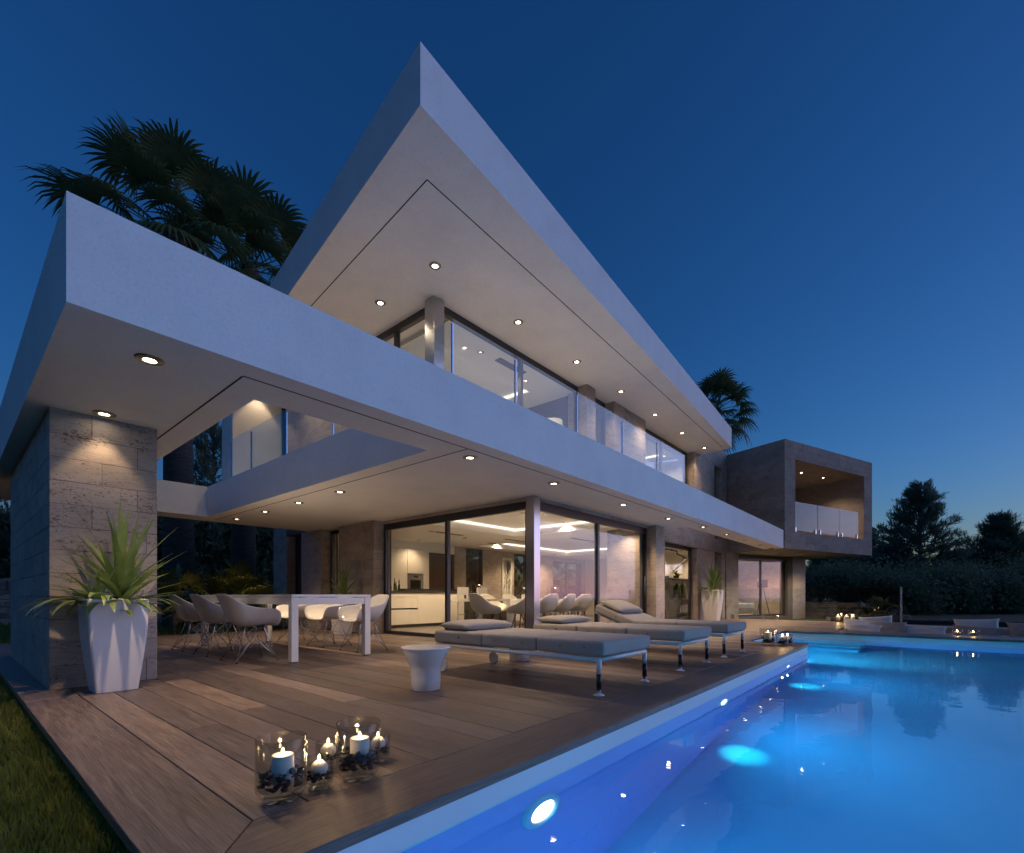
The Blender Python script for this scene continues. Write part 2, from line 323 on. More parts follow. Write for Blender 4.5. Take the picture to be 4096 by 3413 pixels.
while x < 18.35:
    x2 = min(x + pitch, 18.42); cx = (x + x2 - gap) / 2; wd = x2 - x - gap
    y0 = 1.83 if x < 9.2 else (PY2 + .02 if x < 13.55 else 1.58)
    if x2 > NX and x < NX: y0 = 1.83; x2 = NX + .02; cx = (x + x2 - gap) / 2; wd = x2 - x - gap
    if x2 > 13.5 and x < 13.72: pass
    y1 = 11.85 if x < 5.75 else (8.9 if x < 5.95 else (8.9 if x < 6.15 else (4.80 if x < 10.42 else (4.6 if x < 10.9 else 5.58))))
    if wd > .03:
        y = y0; first = True
        while y < y1 - .01:
            ln = rnd.uniform(2.2, 4.2) if not first else rnd.uniform(1.2, 4.2); first = False
            pale = None
            if abs(x - .722) < .02 and y == y0: ln = 3.3; pale = (1.35, 1.33, 1.28, 1)
            if abs(x - 1.3445) < .02: ln = 1.83 if y == y0 else (1.75 if y < 3.8 else 3.); pale = (1.8, 1.75, 1.62, 1) if 3.5 < y < 3.8 else (.85, .83, .82, 1)
            if y1 - (y + ln) < .9: ln = y1 - y
            plank(cx, y + ln / 2, wd, ln - .004, dz=rnd.uniform(-.0018, .0012), tint=pale); y += ln
    x = x2
# border boards: mitred left edge board and the pool coping
plank(0, 0, 0, 0, .045, poly=[(.40, 1.47), (.715, 1.825), (.715, 5.2), (.40, 5.2)], dz=.001, tint=(1., .98, .95, 1))
for y0, y1 in ((5.204, 8.8), (8.804, 11.85)): plank(.5575, (y0 + y1) / 2, .315, y1 - y0, .045, dz=.001)
o = plank(0, 0, 0, 0, .045, rot=R(-90), poly=[(-1.825, .72), (-1.47, .405), (-1.47, 3.6), (-1.825, 3.6)], dz=.001, tint=(.85, .84, .84, 1))
for x0, x1 in ((3.604, 6.6), (6.604, NX + .022)): plank((x0 + x1) / 2, 1.6475, .355, x1 - x0, .045, rot=R(90), dz=.001)
for k in range(4):
    xa = 12.76 + k * .235; ya = -7.
    for y1 in (-4.2 + .3 * k, -1.1 - .5 * k, PY2 - .003):
        plank(xa + .1175, (ya + y1) / 2, .230, y1 - ya - .004, .045 if k == 0 else .03, dz=rnd.uniform(-.001, .002)); ya = y1
# sunken lounge behind the pool
lg = MB(); lg.box(13.71, -7., -.62, 18.5, 1.53, -.55); lg.box(13.705, -7., -.549, 13.75, 1.50, -.034); lg.box(13.76, 1.50, -.549, 18.5, 1.55, -.033); lg.box(18.42, -7., -.549, 18.5, 1.49, -.034)
tag(lg.build('sunken_lounge_floor', 'floor_tile'), kind='structure')
# ================================================================== the villa
V0 = (6., 6., 0.)
villa = thing('villa', 'white two storey villa with pointed roof overhang, stone walls and lit glazed rooms', 'house', V0)
def vb(mb, name, material, parent=None, **kw): return mb.build(name, material, parent or villa, off=V0, **kw)
SZ, ST, RZ, RT = 2.42, 3.03, 5.444, 6.047
# ---- balcony and pergola slab
b = MB()
b.box(.44, 3.588, SZ, 18.30, 4.2, ST)
b.box(.44, 4.2, SZ, 1.66, 11.75, ST)
b.box(1.66, 11.1, SZ, 3.49, 11.75, ST)
b.box(3.49, 4.2, SZ, 3.66, 11.75, ST)
b.box(3.66, 4.2, SZ, 6.25, 11.75, 2.85)
b.box(6.25, 4.2, SZ, 11.24, 4.95, 2.85)
b.box(6.25, 4.95, 2.56, 11.24, 11.75, 2.85)
b.box(11.24, 5.65, 2.56, 18.4, 11.75, 2.85)
vb(b, 'balcony_slab', 'plaster')
g = MB(); gw = .014
def gl(x0, y0, x1, y1, z):
    d = Vector((x1 - x0, y1 - y0)).normalized(); n = Vector((-d.y, d.x)) * gw / 2
    g.add([(x0 - n.x, y0 - n.y, z), (x1 - n.x, y1 - n.y, z), (x1 + n.x, y1 + n.y, z), (x0 + n.x, y0 + n.y, z), (x0 - n.x, y0 - n.y, z + .01), (x1 - n.x, y1 - n.y, z + .01), (x1 + n.x, y1 + n.y, z + .01), (x0 + n.x, y0 + n.y, z + .01)],
          [(0, 3, 2, 1), (4, 5, 6, 7), (0, 1, 5, 4), (1, 2, 6, 5), (2, 3, 7, 6), (3, 0, 4, 7)])
gl(1.43, 3.81, 11.6, 3.81, SZ - .002); gl(1.43, 3.82, 1.43, 9.5, SZ - .002); gl(3.735, 3.82, 3.735, 11.43, SZ - .002)
gl(3.497, 4.215, 3.815 + .4, 7.45 + 4.06, RZ - .002); gl(3.497, 4.215, 15.70, 4.775, RZ - .002)
vb(g, 'groove_shade_strip', 'groove_shade_strip')  # dark strips on the soffit stand in for the shade of its grooves
# ---- roof
rp = [(2.924, 3.623), (15.966, 4.57), (16.35, 7.), (16.35, 12.5), (4.14, 12.5)]
roof = vb(MB().prism(rp, RZ, RT), 'roof', 'plaster')

# ---- stone facing
joined = MB(); NST = [0]
def stone_face(parent, P0, U, W, z0, z1, holes=(), objects=True, phase=0., course=.2, length=.66, material='stone', acc=None, t=.032):
    U = Vector((U[0], U[1], 0)).normalized(); ang = math.atan2(U.y, U.x); I = Vector((-U.y, U.x, 0))
    zs = set()
    k = 0
    while z0 + k * course < z1 - .02: zs.add(round(z0 + k * course, 4)); k += 1
    zs.add(z1); rows0 = sorted(zs)
    for (a, b_, c_, d_) in holes:
        for q in (c_, d_):
            if z0 < q < z1: zs.add(q)
    rows = sorted(zs)
    for i in range(len(rows) - 1):
        za, zb = rows[i], rows[i + 1]
        if zb - za < .015: continue
        ci = int(((za + zb) / 2 - z0) / course)
        st = -length + ((.42 * length if ci % 2 else .92 * length) + phase + (.07 if ci % 3 == 0 else 0)) % length
        cuts = [0.]; q = st
        while q < W:
            if .05 < q < W - .05: cuts.append(q)
            q += length
        cuts.append(W); ivs = list(zip(cuts[:-1], cuts[1:]))
        for (a, b_, c_, d_) in holes:
            if c_ - .001 <= za and zb <= d_ + .001:
                nv = []
                for u0, u1 in ivs:
                    if u1 <= a or u0 >= b_: nv.append((u0, u1)); continue
                    if u0 < a - .03: nv.append((u0, a))
                    if u1 > b_ + .03: nv.append((b_, u1))
                ivs = nv
        for u0, u1 in ivs:
            w_ = u1 - u0 - .003; h_ = zb - za - .003
            if w_ < .02 or h_ < .012: continue
            loc = Vector((P0[0], P0[1], 0)) + U * (u0 + .002) + I * rnd.uniform(0, .0025) + Vector((0, 0, za + .002))
            if objects and NST[0] < 300:
                NST[0] += 1
                o = link('stone', brick_mesh(w_, h_, t), None, parent)
                if not o.data.materials: o.data.materials.append(MATS[material])
                elif o.data.materials[0].name != MATS[material].name: o.material_slots[0].link = 'OBJECT'; o.material_slots[0].material = MATS[material]
                o.location = loc - Vector(V0); o.rotation_euler = (0, 0, ang)
            else:
                M = Matrix.Translation(loc) @ Matrix.Rotation(ang, 4, 'Z'); (acc or joined).box(0, 0, 0, w_, t, h_, M)
J = .008   # joint depth
def core(x0, y0, z0, x1, y1, z1): return (x0 + J, y0 + J, z0, x1 - J, y1 - J, z1)
# front pillar
pil = MB(); pil.box(.587 + J, 5.67 + J, 0, 1.35 - J, 9.3 - J, SZ); pil = vb(pil, 'stone_pillar', 'stone_joint')
stone_face(pil, (.587, 5.67), (1, 0), .763, 0, SZ)
stone_face(pil, (.587, 9.3), (0, -1), 3.63 - .034, 0, SZ, phase=.3)
stone_face(pil, (1.35, 5.704), (0, 1), 3.596, 0, SZ, objects=False)
# ---- wing box
WC = Vector((18.379, 3.562, 0)); wa = R(-19.6); XW = Vector((math.cos(wa), math.sin(wa), 0)); YW = Vector((-math.sin(wa), math.cos(wa), 0))
WM = Matrix.Translation(WC) @ Matrix.Rotation(wa, 4, 'Z')
def wp(u, v_, z=0.): p = WC + XW * u + YW * v_; return (p.x, p.y, z)
BT = 6.115
wb = MB()
wb.box(J, J, SZ, 5.96 - J, 5.5, 3.03, WM); wb.box(J, J, 5.50, 5.96 - J, 5.5, BT, WM)
wb.box(J, J, 3.03, .618, 5.5, 5.50, WM); wb.box(5.324, J, 3.03, 5.96 - J, 5.5, 5.50, WM); wb.box(1.9, 2.6, 3.03, 5.324, 2.8, 5.50, WM)
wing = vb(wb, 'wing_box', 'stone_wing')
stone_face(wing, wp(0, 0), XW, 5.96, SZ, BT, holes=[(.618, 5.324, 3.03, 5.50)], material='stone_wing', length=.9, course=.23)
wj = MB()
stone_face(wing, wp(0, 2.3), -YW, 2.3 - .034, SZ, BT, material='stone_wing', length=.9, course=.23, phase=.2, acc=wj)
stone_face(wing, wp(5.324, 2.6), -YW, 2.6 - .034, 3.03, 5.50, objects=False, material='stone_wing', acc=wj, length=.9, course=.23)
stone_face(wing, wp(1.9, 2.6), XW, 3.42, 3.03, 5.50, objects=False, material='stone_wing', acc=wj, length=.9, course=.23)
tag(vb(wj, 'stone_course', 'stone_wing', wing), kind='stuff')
# loggia window and balustrade
vb(MB().box(.62, 2.62, 3.03, .70, 2.72, 5.48, WM).box(1.82, 2.62, 3.03, 1.90, 2.72, 5.48, WM).box(.70, 2.62, 5.40, 1.82, 2.72, 5.48, WM), 'window_frame', 'alu')
vb(MB().box(.70, 2.66, 3.03, 1.82, 2.67, 5.40, WM), 'pane', 'pane')
vb(MB().box(.62, 3.4, 3.03, 5.32, 3.45, 5.5, WM), 'inner_wall', 'plaster_inside')
for a0, a1 in ((.66, 2.18), (2.22, 3.70), (3.74, 5.10)):
    vb(MB().box(a0, .10, 3.10, a1, .115, 4.09, WM), 'balustrade_pane', 'frosted')
    for q in (a0 + .13, a1 - .13): vb(MB().box(q - .03, .075, 3.02, q + .03, .14, 3.20, WM), 'balustrade_clamp', 'steel', bevel=.004)
# ---- bedroom wall under the wing
def frame(name, P, U, W, z0, z1, bars=(), fw=.06, dp=.07, parent=None, panes=True, header=0., glass='pane'):
    """window in the vertical plane through P along U: aluminium frame with bars at the given distances, one pane per bay"""
    U = Vector((U[0], U[1], 0)).normalized(); M = Matrix.Translation(Vector((P[0], P[1], 0))) @ Matrix.Rotation(math.atan2(U.y, U.x), 4, 'Z')
    f = MB(); f.box(0, 0, z0, fw, dp, z1, M); f.box(W - fw, 0, z0, W, dp, z1, M); f.box(fw, 0, z0, W - fw, dp, z0 + fw, M); f.box(fw, 0, z1 - fw - header, W - fw, dp, z1, M)
    for q in bars: f.box(q - fw / 2, .004, z0 + fw, q + fw / 2, dp + .004, z1 - fw - header, M)
    fo = vb(f, name, 'alu', parent)
    ed = [fw] + [e for q in bars for e in (q - fw / 2, q + fw / 2)] + [W - fw]
    if panes:
        for k in range(0, len(ed), 2): vb(MB().box(ed[k], dp * .4, z0 + fw, ed[k + 1], dp * .4 + .012, z1 - fw - header, M), 'pane', glass, fo)
    return fo
bw = MB(); u0, u1, yv = -.30, 4.888, 2.006
bw.box(u0 + J, yv + J, -.25, .407 - J, yv + .35, SZ, WM); bw.box(3.60 + J, yv + J, -.25, u1 - J, yv + .35, SZ, WM); bw.box(.407, yv + .05, -.25, 3.6, yv + .35, .0, WM); bw.box(.407, yv + .05, 2.29, 3.6, yv + .35, SZ, WM)
bwall = vb(bw, 'bedroom_wall', 'stone_joint'); bj = MB()
stone_face(bwall, wp(u0, yv), XW, .707, -.2, SZ, objects=False, acc=bj); stone_face(bwall, wp(3.96, yv), XW, .928, -.2, SZ, objects=False, acc=bj, phase=.2)
stone_face(bwall, wp(3.60, yv + .20), XW, .36, -.2, SZ, objects=False, acc=bj); stone_face(bwall, wp(.407, yv + .05), XW, 3.2, -.2, 0, objects=False, acc=bj)
tag(vb(bj, 'stone_course', 'stone', bwall), kind='stuff')
fp = wp(.41, yv + .12); frame('bedroom_window', fp, XW, 3.19, .02, 2.285, (1.59,), .07)
# bedroom shell
br = MB(); br.box(-1., yv + 4.2, 0, 4.9, yv + 4.3, SZ, WM); br.box(4.75, yv + .36, 0, 4.85, yv + 4.2, SZ, WM); br.box(-.9, yv + .36, -.05, 4.75, yv + 4.2, .02, WM)
vb(br, 'bedroom_inner_wall', 'stone')
# ---- main garden wall of the house, y = 5.6
mw = MB(); Y = 5.6
for x0, x1, z0, z1 in ((10.93, 13.3, 0, 2.56), (13.3, 15.92, 2.36, 2.56), (15.92, 17.6, 0, 2.85), (17.6, 18.4, 2.37, 2.85), (18.4, 19.0, 0, 6.15), (15.63, 17.58, 2.85, 6.15), (17.58, 18.4, 5.42, 6.15)):
    mw.box(x0 + (J if x0 in (15.92, 18.4, 15.63) else 0), Y + J, z0, x1 - (J if x1 in (13.3, 17.6, 17.58) else 0), Y + .3, z1)
mw.box(10.93, Y + J, 2.56, 15.63, Y + .225, 2.85); mw.box(12.06, Y + J, 2.85, 15.62, Y + .225, 3.06)
mwall = vb(mw, 'garden_wall', 'stone_joint'); mj = MB()
stone_face(mwall, (10.93, Y), (1, 0), 8.07, 0, 2.85, holes=[(2.37, 4.99, 0, 2.36), (6.67, 7.47, 0, 2.37)], objects=False, acc=mj)
stone_face(mwall, (12.06, Y), (1, 0), 3.56, 2.853, 3.06, objects=False, acc=mj)
stone_face(mwall, (15.63, Y), (1, 0), 3.37, 2.853, 6.15, holes=[(1.95, 2.77, 2.853, 5.42)], objects=False, acc=mj, phase=.3)
for xx, za, zb in ((15.92, 0, 2.36), (18.4, 0, 2.37), (18.4, 2.86, 5.42)): stone_face(mwall, (xx, Y + .30), (0, -1), .30 - .034, za, zb, objects=False, acc=mj)
stone_face(mwall, (15.63, Y + .32), (0, -1), .32 - .034, 2.86, RZ, objects=False, acc=mj)
tag(vb(mj, 'stone_course', 'stone', mwall), kind='stuff')
frame('study_door', (13.3, Y + .21), (1, 0), 2.60, .0, 2.36, (), .08)
frame('slit_window', (17.6, Y + .24), (1, 0), .8, .0, 2.37, (), .05); frame('slit_window', (17.58, Y + .24), (1, 0), .82, 2.86, 5.42, (), .05)
vb(MB().box(16.2, Y + .6, 2.86, 18.9, Y + .65, 5.4), 'inner_wall', 'plaster_inside')
# ---- pier beside the living room glass
pr = MB(); pr.box(10.47 + J, 4.62 + J, 0, 10.93 - J, 4.9 + J, SZ - .001); pr.box(10.21 + J, 4.9 + J, 0, 10.93 - J, 5.72, 2.555)
pier = vb(pr, 'garden_pier', 'stone_joint'); pj = MB()
stone_face(pier, (10.47, 4.62), (1, 0), .46, 0, SZ, objects=False, acc=pj); stone_face(pier, (10.47, 4.90), (0, -1), .28 - .034, 0, SZ, objects=False, acc=pj)
stone_face(pier, (10.21, 5.72), (0, -1), .82, 0, 2.36, objects=False, acc=pj); stone_face(pier, (10.93, 4.654), (0, 1), .95, 0, SZ, objects=False, acc=pj)
tag(vb(pj, 'stone_course', 'stone', pier), kind='stuff')
# ---- terrace side piers
tw = MB(); X = 5.95
tw.box(X + J, 8.92 + J, 0, 6.40, 10.32 - J, SZ - .001); tw.box(X + J, 11.14 + J, 0, 6.40, 12.14 - J, SZ - .001); tw.box(X + J, 12.96 + J, 0, 6.40, 13.75 - J, 2.85); tw.box(X + J, 11.75 + J, SZ, 6.40, 12.96 + J, 2.85)
tw.box(6.21, 10.32 - J, 0, 6.40, 11.14 + J, .02); tw.box(6.40, 11.30, 0, 6.5, 13.7, 2.85)
twall = vb(tw, 'terrace_wall', 'stone_joint'); tj = MB()
stone_face(twall, (X, 10.32), (0, -1), 1.40 - .034, 0, SZ, acc=tj); stone_face(twall, (X, 8.92), (1, 0), .40, 0, SZ, acc=tj)
stone_face(twall, (X, 12.14), (0, -1), 1.0 - .034, 0, SZ, acc=tj, objects=False); stone_face(twall, (X, 11.14), (1, 0), .40, 0, SZ, acc=tj, objects=False)
stone_face(twall, (X, 13.75), (0, -1), .79 - .034, 0, 2.85, acc=tj, objects=False); stone_face(twall, (X, 12.96), (1, 0), .40, 0, 2.4, acc=tj, objects=False)
tag(vb(tj, 'stone_course', 'stone', twall), kind='stuff')
vb(MB().box(6.20, 12.14, 0, 6.26, 12.96, 2.40), 'side_door', 'dark_wood'); frame('side_door_frame', (6.19, 12.96), (0, -1), .82, 0, 2.40, (), .06, .07, None, False)
frame('kitchen_window', (6.20, 11.14), (0, -1), .82, .02, SZ - .03, (.4,), .06)
# ---- living room glazing
frame('sliding_window', (6.20, 8.92), (0, -1), 4.0, .0, 2.36, (2.0,), .07, .08, None, True, .06)
frame('sliding_window', (6.30, 4.84), (1, 0), 4.16, .0, 2.36, (2.02,), .07, .08, None, True, .06)
lt = MB(); lt.box(6.17, 4.93, 2.362, 6.30, 8.918, 2.418); lt.box(6.302, 4.80, 2.362, 10.468, 4.93, 2.418); vb(lt, 'lintel', 'stone')
vb(MB().box(6.13, 4.75, 0, 6.30, 4.92, SZ - .001), 'column', 'steel', bevel=.006)
hd = MB(); hd.tube([(10.28, 4.825, .85), (10.28, 4.80, .87), (10.28, 4.80, 1.23), (10.28, 4.825, 1.25)], .010, 8); vb(hd, 'door_handle', 'steel', smooth=True)
# ---- ground floor shell
fl = MB(); fl.box(6.30, 4.93, -.06, 18.0, 11.14, .0); fl.box(6.27, 4.86, -.06, 6.30, 8.9, -.002); vb(fl, 'living_floor', 'floor_tile')
CZ = 2.36; T1 = (6.75, 5.26, 9.67, 8.11); T2 = (10.75, 6.6, 15.6, 10.5)
ce = MB(); zt = 2.555
def cbox(x0, y0, x1, y1): ce.box(x0, y0, CZ, x1, y1, zt)
cbox(6.31, 4.94, 10.2, T1[1]); cbox(6.31, T1[1], T1[0], T1[3]); cbox(T1[2], T1[1], 10.2, T1[3]); cbox(6.31, T1[3], 10.2, 11.14)
cbox(10.2, 5.73, 18., T2[1]); cbox(10.2, T2[1], T2[0], T2[3]); cbox(T2[2], T2[1], 18., T2[3]); cbox(10.2, T2[3], 18., 11.14)
ceil = vb(ce, 'living_ceiling', 'plaster_inside')
cv = MB()
for x0, y0, x1, y1 in (T1, T2):
    e = .03
    cv.box(x0 + .004, y0 + .004, zt - .05, x0 + e, y1 - .004, zt - .012); cv.box(x1 - e, y0 + .004, zt - .05, x1 - .004, y1 - .004, zt - .012); cv.box(x0 + e, y0 + .004, zt - .05, x1 - e, y0 + e, zt - .012); cv.box(x0 + e, y1 - e, zt - .05, x1 - e, y1 - .004, zt - .012)
vb(cv, 'cove_light', 'cove', ceil)
for x0, y0, dx, dy in ((7.7, 8.9, .9, .14), (9.9, 8.6, .8, .12), (10.3, 9.6, .9, .12), (12.2, 8.0, 1.6, .12), (11.6, 7.2, 1.6, .12), (9.0, 5.02, .9, .1)):
    vb(MB().box(x0, y0, (CZ if not (T2[0] < x0 < T2[2] and T2[1] < y0 < T2[3]) else zt) - .006, x0 + dx, y0 + dy, CZ if not (T2[0] < x0 < T2[2] and T2[1] < y0 < T2[3]) else zt), 'ceiling_vent', 'vent', ceil)
# back wall: white kitchen part, stone part with windows
YB = 11.14
bwh = MB(); bwh.box(6.4, YB, 0, 7.93, YB + .2, zt); bwh.box(7.93, YB, 2.15, 9.11, YB + .2, zt); bwh.box(9.11, YB, 0, 9.318, YB + .2, zt); bwh.box(9.318, YB, 2.10, 10.325, YB + .2, zt); vb(bwh, 'kitchen_wall', 'kitchen_white')
dr = vb(MB().box(9.33, YB + .03, 0, 10.315, YB + .08, 2.09), 'kitchen_door', 'dark_wood', bevel=.004)
vb(MB().box(9.318, YB - .01, 0, 9.40, YB + .03, 2.10).box(10.24, YB - .01, 0, 10.325, YB + .03, 2.10).box(9.40, YB - .01, 2.02, 10.24, YB + .03, 2.10), 'door_casing', 'dark_wood', dr)
vb(MB().tube([(9.45, YB - .01, 1.), (9.45, YB - .05, 1.), (9.57, YB - .05, 1.)], .010, 8), 'door_handle', 'steel', dr, smooth=True)
bs = MB(); holes = [(10.83, 11.60, .25, 2.34), (13.22, 14.1, .25, 2.31), (15.6, 17.7, .05, 2.2)]
xs = [10.325] + [h for q in holes for h in q[:2]] + [18.0]
for k in range(0, len(xs), 2): bs.box(xs[k], YB + J, 0, xs[k + 1], YB + .3, zt)
for q in holes: bs.box(q[0], YB + J, 0, q[1], YB + .3, q[2]); bs.box(q[0], YB + J, q[3], q[1], YB + .3, zt)
bst = vb(bs, 'living_back_wall', 'stone_joint'); sj = MB()
stone_face(bst, (10.325, YB), (1, 0), 7.675, 0, CZ, holes=[(q[0] - 10.325, q[1] - 10.325, q[2], q[3]) for q in holes], objects=False, acc=sj); tag(vb(sj, 'stone_course', 'stone', bst), kind='stuff')
for q in holes: frame('back_window', (q[0], YB + .06), (1, 0), q[1] - q[0], q[2], q[3], (1.05,) if q[1] - q[0] > 1.5 else (), .05)
vb(MB().box(18., 5.9, 0, 18.1, YB, zt), 'living_end_wall', 'plaster_inside')
# study behind the garden wall
sb = MB(); sb.box(13.2, 6.90, 0, 19.0, 6.98, zt); sb.box(18.95, 5.95, 0, 19.0, 6.9, zt); vb(sb, 'study_back_wall', 'kitchen_white'); vb(MB().box(13.12, 5.9, 0, 13.2, 6.98, zt), 'study_side_wall', 'plaster_inside')
# ---- upper floor
UF = 2.85; UC = 5.36
up = MB()
up.box(9.12 + J, Y + J, UF, 9.475 - J, Y + .5, RZ); up.box(10.34 + J, Y + J, UF, 12.04 - J, Y + .5, RZ); up.box(5.0 + J, 8.0 + J, UF, 5.4, 10.9 - J, RZ)
upw = vb(up, 'upper_pier', 'stone_joint'); uj = MB()
for x0, w_ in ((9.12, .355), (10.34, 1.70)): stone_face(upw, (x0, Y), (1, 0), w_, UF, RZ, objects=False, acc=uj); stone_face(upw, (x0, Y + .5), (0, -1), .5 - .034, UF, RZ, objects=False, acc=uj)
stone_face(upw, (5.0, 10.9), (0, -1), 2.9, UF, RZ, objects=False, acc=uj)
tag(vb(uj, 'stone_course', 'stone', upw), kind='stuff')
vb(MB().box(3.98, 11.15, UF, 5.0, 11.76, RZ - .001), 'fin_wall', 'plaster')
vb(MB().box(4.90, 5.745, UF, 5.12, 5.965, RZ - .001), 'upper_column', 'steel', bevel=.006)
frame('upper_window', (5.12, Y + .24), (1, 0), 4.02, UF, RZ, (2.05,), .07, .08, None, True, .05)
frame('upper_window', (5.02, 8.0), (0, -1), 2.035, UF, RZ, (1.1,), .07, .08, None, True, .05)
frame('upper_window', (9.475, Y + .24), (1, 0), .865, UF, RZ, (), .07, .08, None, True, .05)
frame('upper_window', (12.04, Y + .24), (1, 0), 3.55, UF, RZ, (1.6,), .07, .08, None, True, .05)
frame('upper_window', (5.02, 11.15), (0, -1), .25, UF, RZ, (), .05)
T3 = (6.0, 6.7, 8.5, 9.3); T4 = (12.3, 6.5, 15.2, 8.6); uc = MB()
def ubox(x0, y0, x1, y1): uc.box(x0, y0, UC, x1, y1, RZ - .004)
ubox(5.42, 5.95, 9.2, T3[1]); ubox(5.42, T3[1], T3[0], T3[3]); ubox(T3[2], T3[1], 9.2, T3[3]); ubox(5.42, T3[3], 9.2, 10.)
ubox(9.3, 6.12, 15.6, T4[1]); ubox(9.3, T4[1], T4[0], T4[3]); ubox(T4[2], T4[1], 15.6, T4[3]); ubox(9.3, T4[3], 15.6, 10.)
uceil = vb(uc, 'upper_ceiling', 'plaster_inside'); cv = MB()
for x0, y0, x1, y1 in (T3, T4):
    e = .03; zt2 = RZ - .006
    cv.box(x0 + .004, y0 + .004, zt2 - .04, x0 + e, y1 - .004, zt2); cv.box(x1 - e, y0 + .004, zt2 - .04, x1 - .004, y1 - .004, zt2); cv.box(x0 + e, y0 + .004, zt2 - .04, x1 - e, y0 + e, zt2); cv.box(x0 + e, y1 - e, zt2 - .04, x1 - e, y1 - .004, zt2)
vb(cv, 'cove_light', 'cove', uceil)
for x0, y0, dx, dy in ((6.9, 6.15, .8, .16), (8.62, 7.6, .14, .5), (12.6, 6.2, .6, .14)): vb(MB().box(x0, y0, UC - .008, x0 + dx, y0 + dy, UC), 'ceiling_vent', 'vent', uceil)
uw = MB(); uw.box(5.4, 10., UF, 15.7, 10.1, RZ); uw.box(15.55, 5.95, UF, 15.62, 10., RZ - .002); vb(uw, 'upper_inner_wall', 'plaster_inside')
vb(MB().box(9.2, 6.0, UF, 9.3, 10., RZ - .003), 'wood_wall', 'dark_wood')
# white back part of the house above the terrace roof
vb(MB().box(5.42, 10.9, UF, 16., 12.3, RZ - .002), 'rear_block', 'plaster')
# ---- downlights (fixtures set in the soffits) with their lamps
_ring = MB().lathe([(.039, -.001), (.041, -.010), (.050, -.013), (.078, -.007), (.086, .0)], 28)
_lens = MB().lathe([(.0005, -.006), (.02, -.006), (.039, -.004)], 24)
rme = bpy.data.meshes.new('downlight'); rme.from_pydata(_ring.v, [], _ring.f); rme.materials.append(MATS['fixture_ring'])
lme = bpy.data.meshes.new('lens'); lme.from_pydata(_lens.v, [], [f[::-1] for f in _lens.f]); lme.materials.append(MATS['lamp_lens'])
lme2 = lme.copy(); lme2.materials.clear(); lme2.materials.append(MATS['lamp_lens_dim'])
def downlight(x, y, z, power, size=128, blend=.85, dim=False, s=1., tilt=(0, 0)):
    o = link('downlight', rme, None, villa); o.location = (x - V0[0], y - V0[1], z - .001); o.scale = (s, s, s)
    link('lens', lme2 if dim else lme, None, o)
    if power: spot('downlight_lamp', (x, y, z - .035), (tilt[0], tilt[1], -1), power, size, blend, WARM, None, .045)
PW = 25.
downlight(.917, 4.03, SZ, PW * 1.5); downlight(.928, 5.53, SZ, PW * .17, 72, .25)
for y in (4.026, 6.877, 8.219, 9.563, 10.927): downlight(3.98, y, SZ, PW)
for x in (5.668, 7.782, 9.76): downlight(x, 4.035, SZ, PW)
for x in (11.488, 13.256, 14.984, 16.679, 18.1): downlight(x, 3.915, SZ, PW * 1.7)
for x in (4.48, 6.31, 8.127, 9.956, 11.785, 13.61, 15.44): downlight(x, 5.226, RZ, PW * .62)
for y in (6.546, 8.0, 9.4): downlight(4.485, y, RZ, PW * .55)
downlight(4.485, 10.93, RZ, PW * .28, 74, .3)
for x, y in ((20.019, 4.118), (21.354, 3.577), (22.577, 3.019)): downlight(x, y, SZ, PW * 1.4)
for x, y in ((21.15, 3.54), (22.58, 3.03)): downlight(x, y, 5.50, PW * 1.6)
# indoor ceiling spots
for x, y, p in ((7.6, 9.0, 52), (9.0, 9.3, 46), (7.9, 6.4, 48), (9.6, 6.5, 42), (11.6, 10.4, 34), (13.0, 10.5, 34), (14.8, 10.5, 32), (12.4, 7.4, 60), (16.5, 8.5, 70), (9.9, 5.10, 14), (8.6, 10.75, 12), (15.2, 9.0, 50)):
    zz = zt if any(t[0] < x < t[2] and t[1] < y < t[3] for t in (T1, T2)) else CZ
    downlight(x, y, zz, p, 140, .9, True, .8)
for x, y, p in ((6.5, 6.3, 22), (7.6, 6.3, 22), (8.8, 8.6, 20), (13.4, 6.25, 20), (14.8, 6.25, 20), (6.4, 9.5, 20)): downlight(x, y, UC, p, 140, .9, True, .8)
for x, y, p in ((14.6, 6.4, 26), (16.3, 6.3, 22), (17.6, 6.3, 18)): downlight(x, y, CZ, p, 140, .9, True, .8)
for u, v_, p in ((1.2, 3.4, 55), (3.2, 3.4, 55)): q = wp(u, v_); downlight(q[0], q[1], SZ, p, 150, .9, True, .8)
q = wp(1.3, 3.05); downlight(q[0], q[1], 5.5, 14, 150, .9, True, .8)
# ---- glass balustrade on the balcony
bl = thing('balcony_balustrade', 'frameless glass balustrade standing behind the white balcony parapet', 'balustrade', (3.65, 3.97, UF))
GO = (3.65, 3.97, UF)
xs = [3.652, 4.738, 6.172, 7.619, 9.05, 10.5]
for a0, a1 in zip(xs[:-1], xs[1:]): MB().box(a0 + .012, 3.965, 2.86, a1 - .012, 3.977, 3.877).build('pane', 'rail_glass', bl, off=GO)
ys = [3.985, 5.2, 6.49, 7.946, 9.348, 10.31]
for a0, a1 in zip(ys[:-1], ys[1:]): MB().box(3.645, a0 + .012, 2.86, 3.657, a1 - .012, 3.857).build('pane', 'rail_glass', bl, off=GO)
for a in xs[:-1]: MB().box(a - .010, 3.960, 2.855, a + .010, 3.982, 3.82).build('post', 'rail_post', bl, off=GO)
for a in ys[1:]: MB().box(3.640, a - .010, 2.855, 3.662, a + .010, 3.81).build('post', 'rail_post', bl, off=GO)
# ================================================================== terrace furniture
def rbox(b, x0, y0, z0, x1, y1, z1): return b.box(x0, y0, z0, x1, y1, z1)
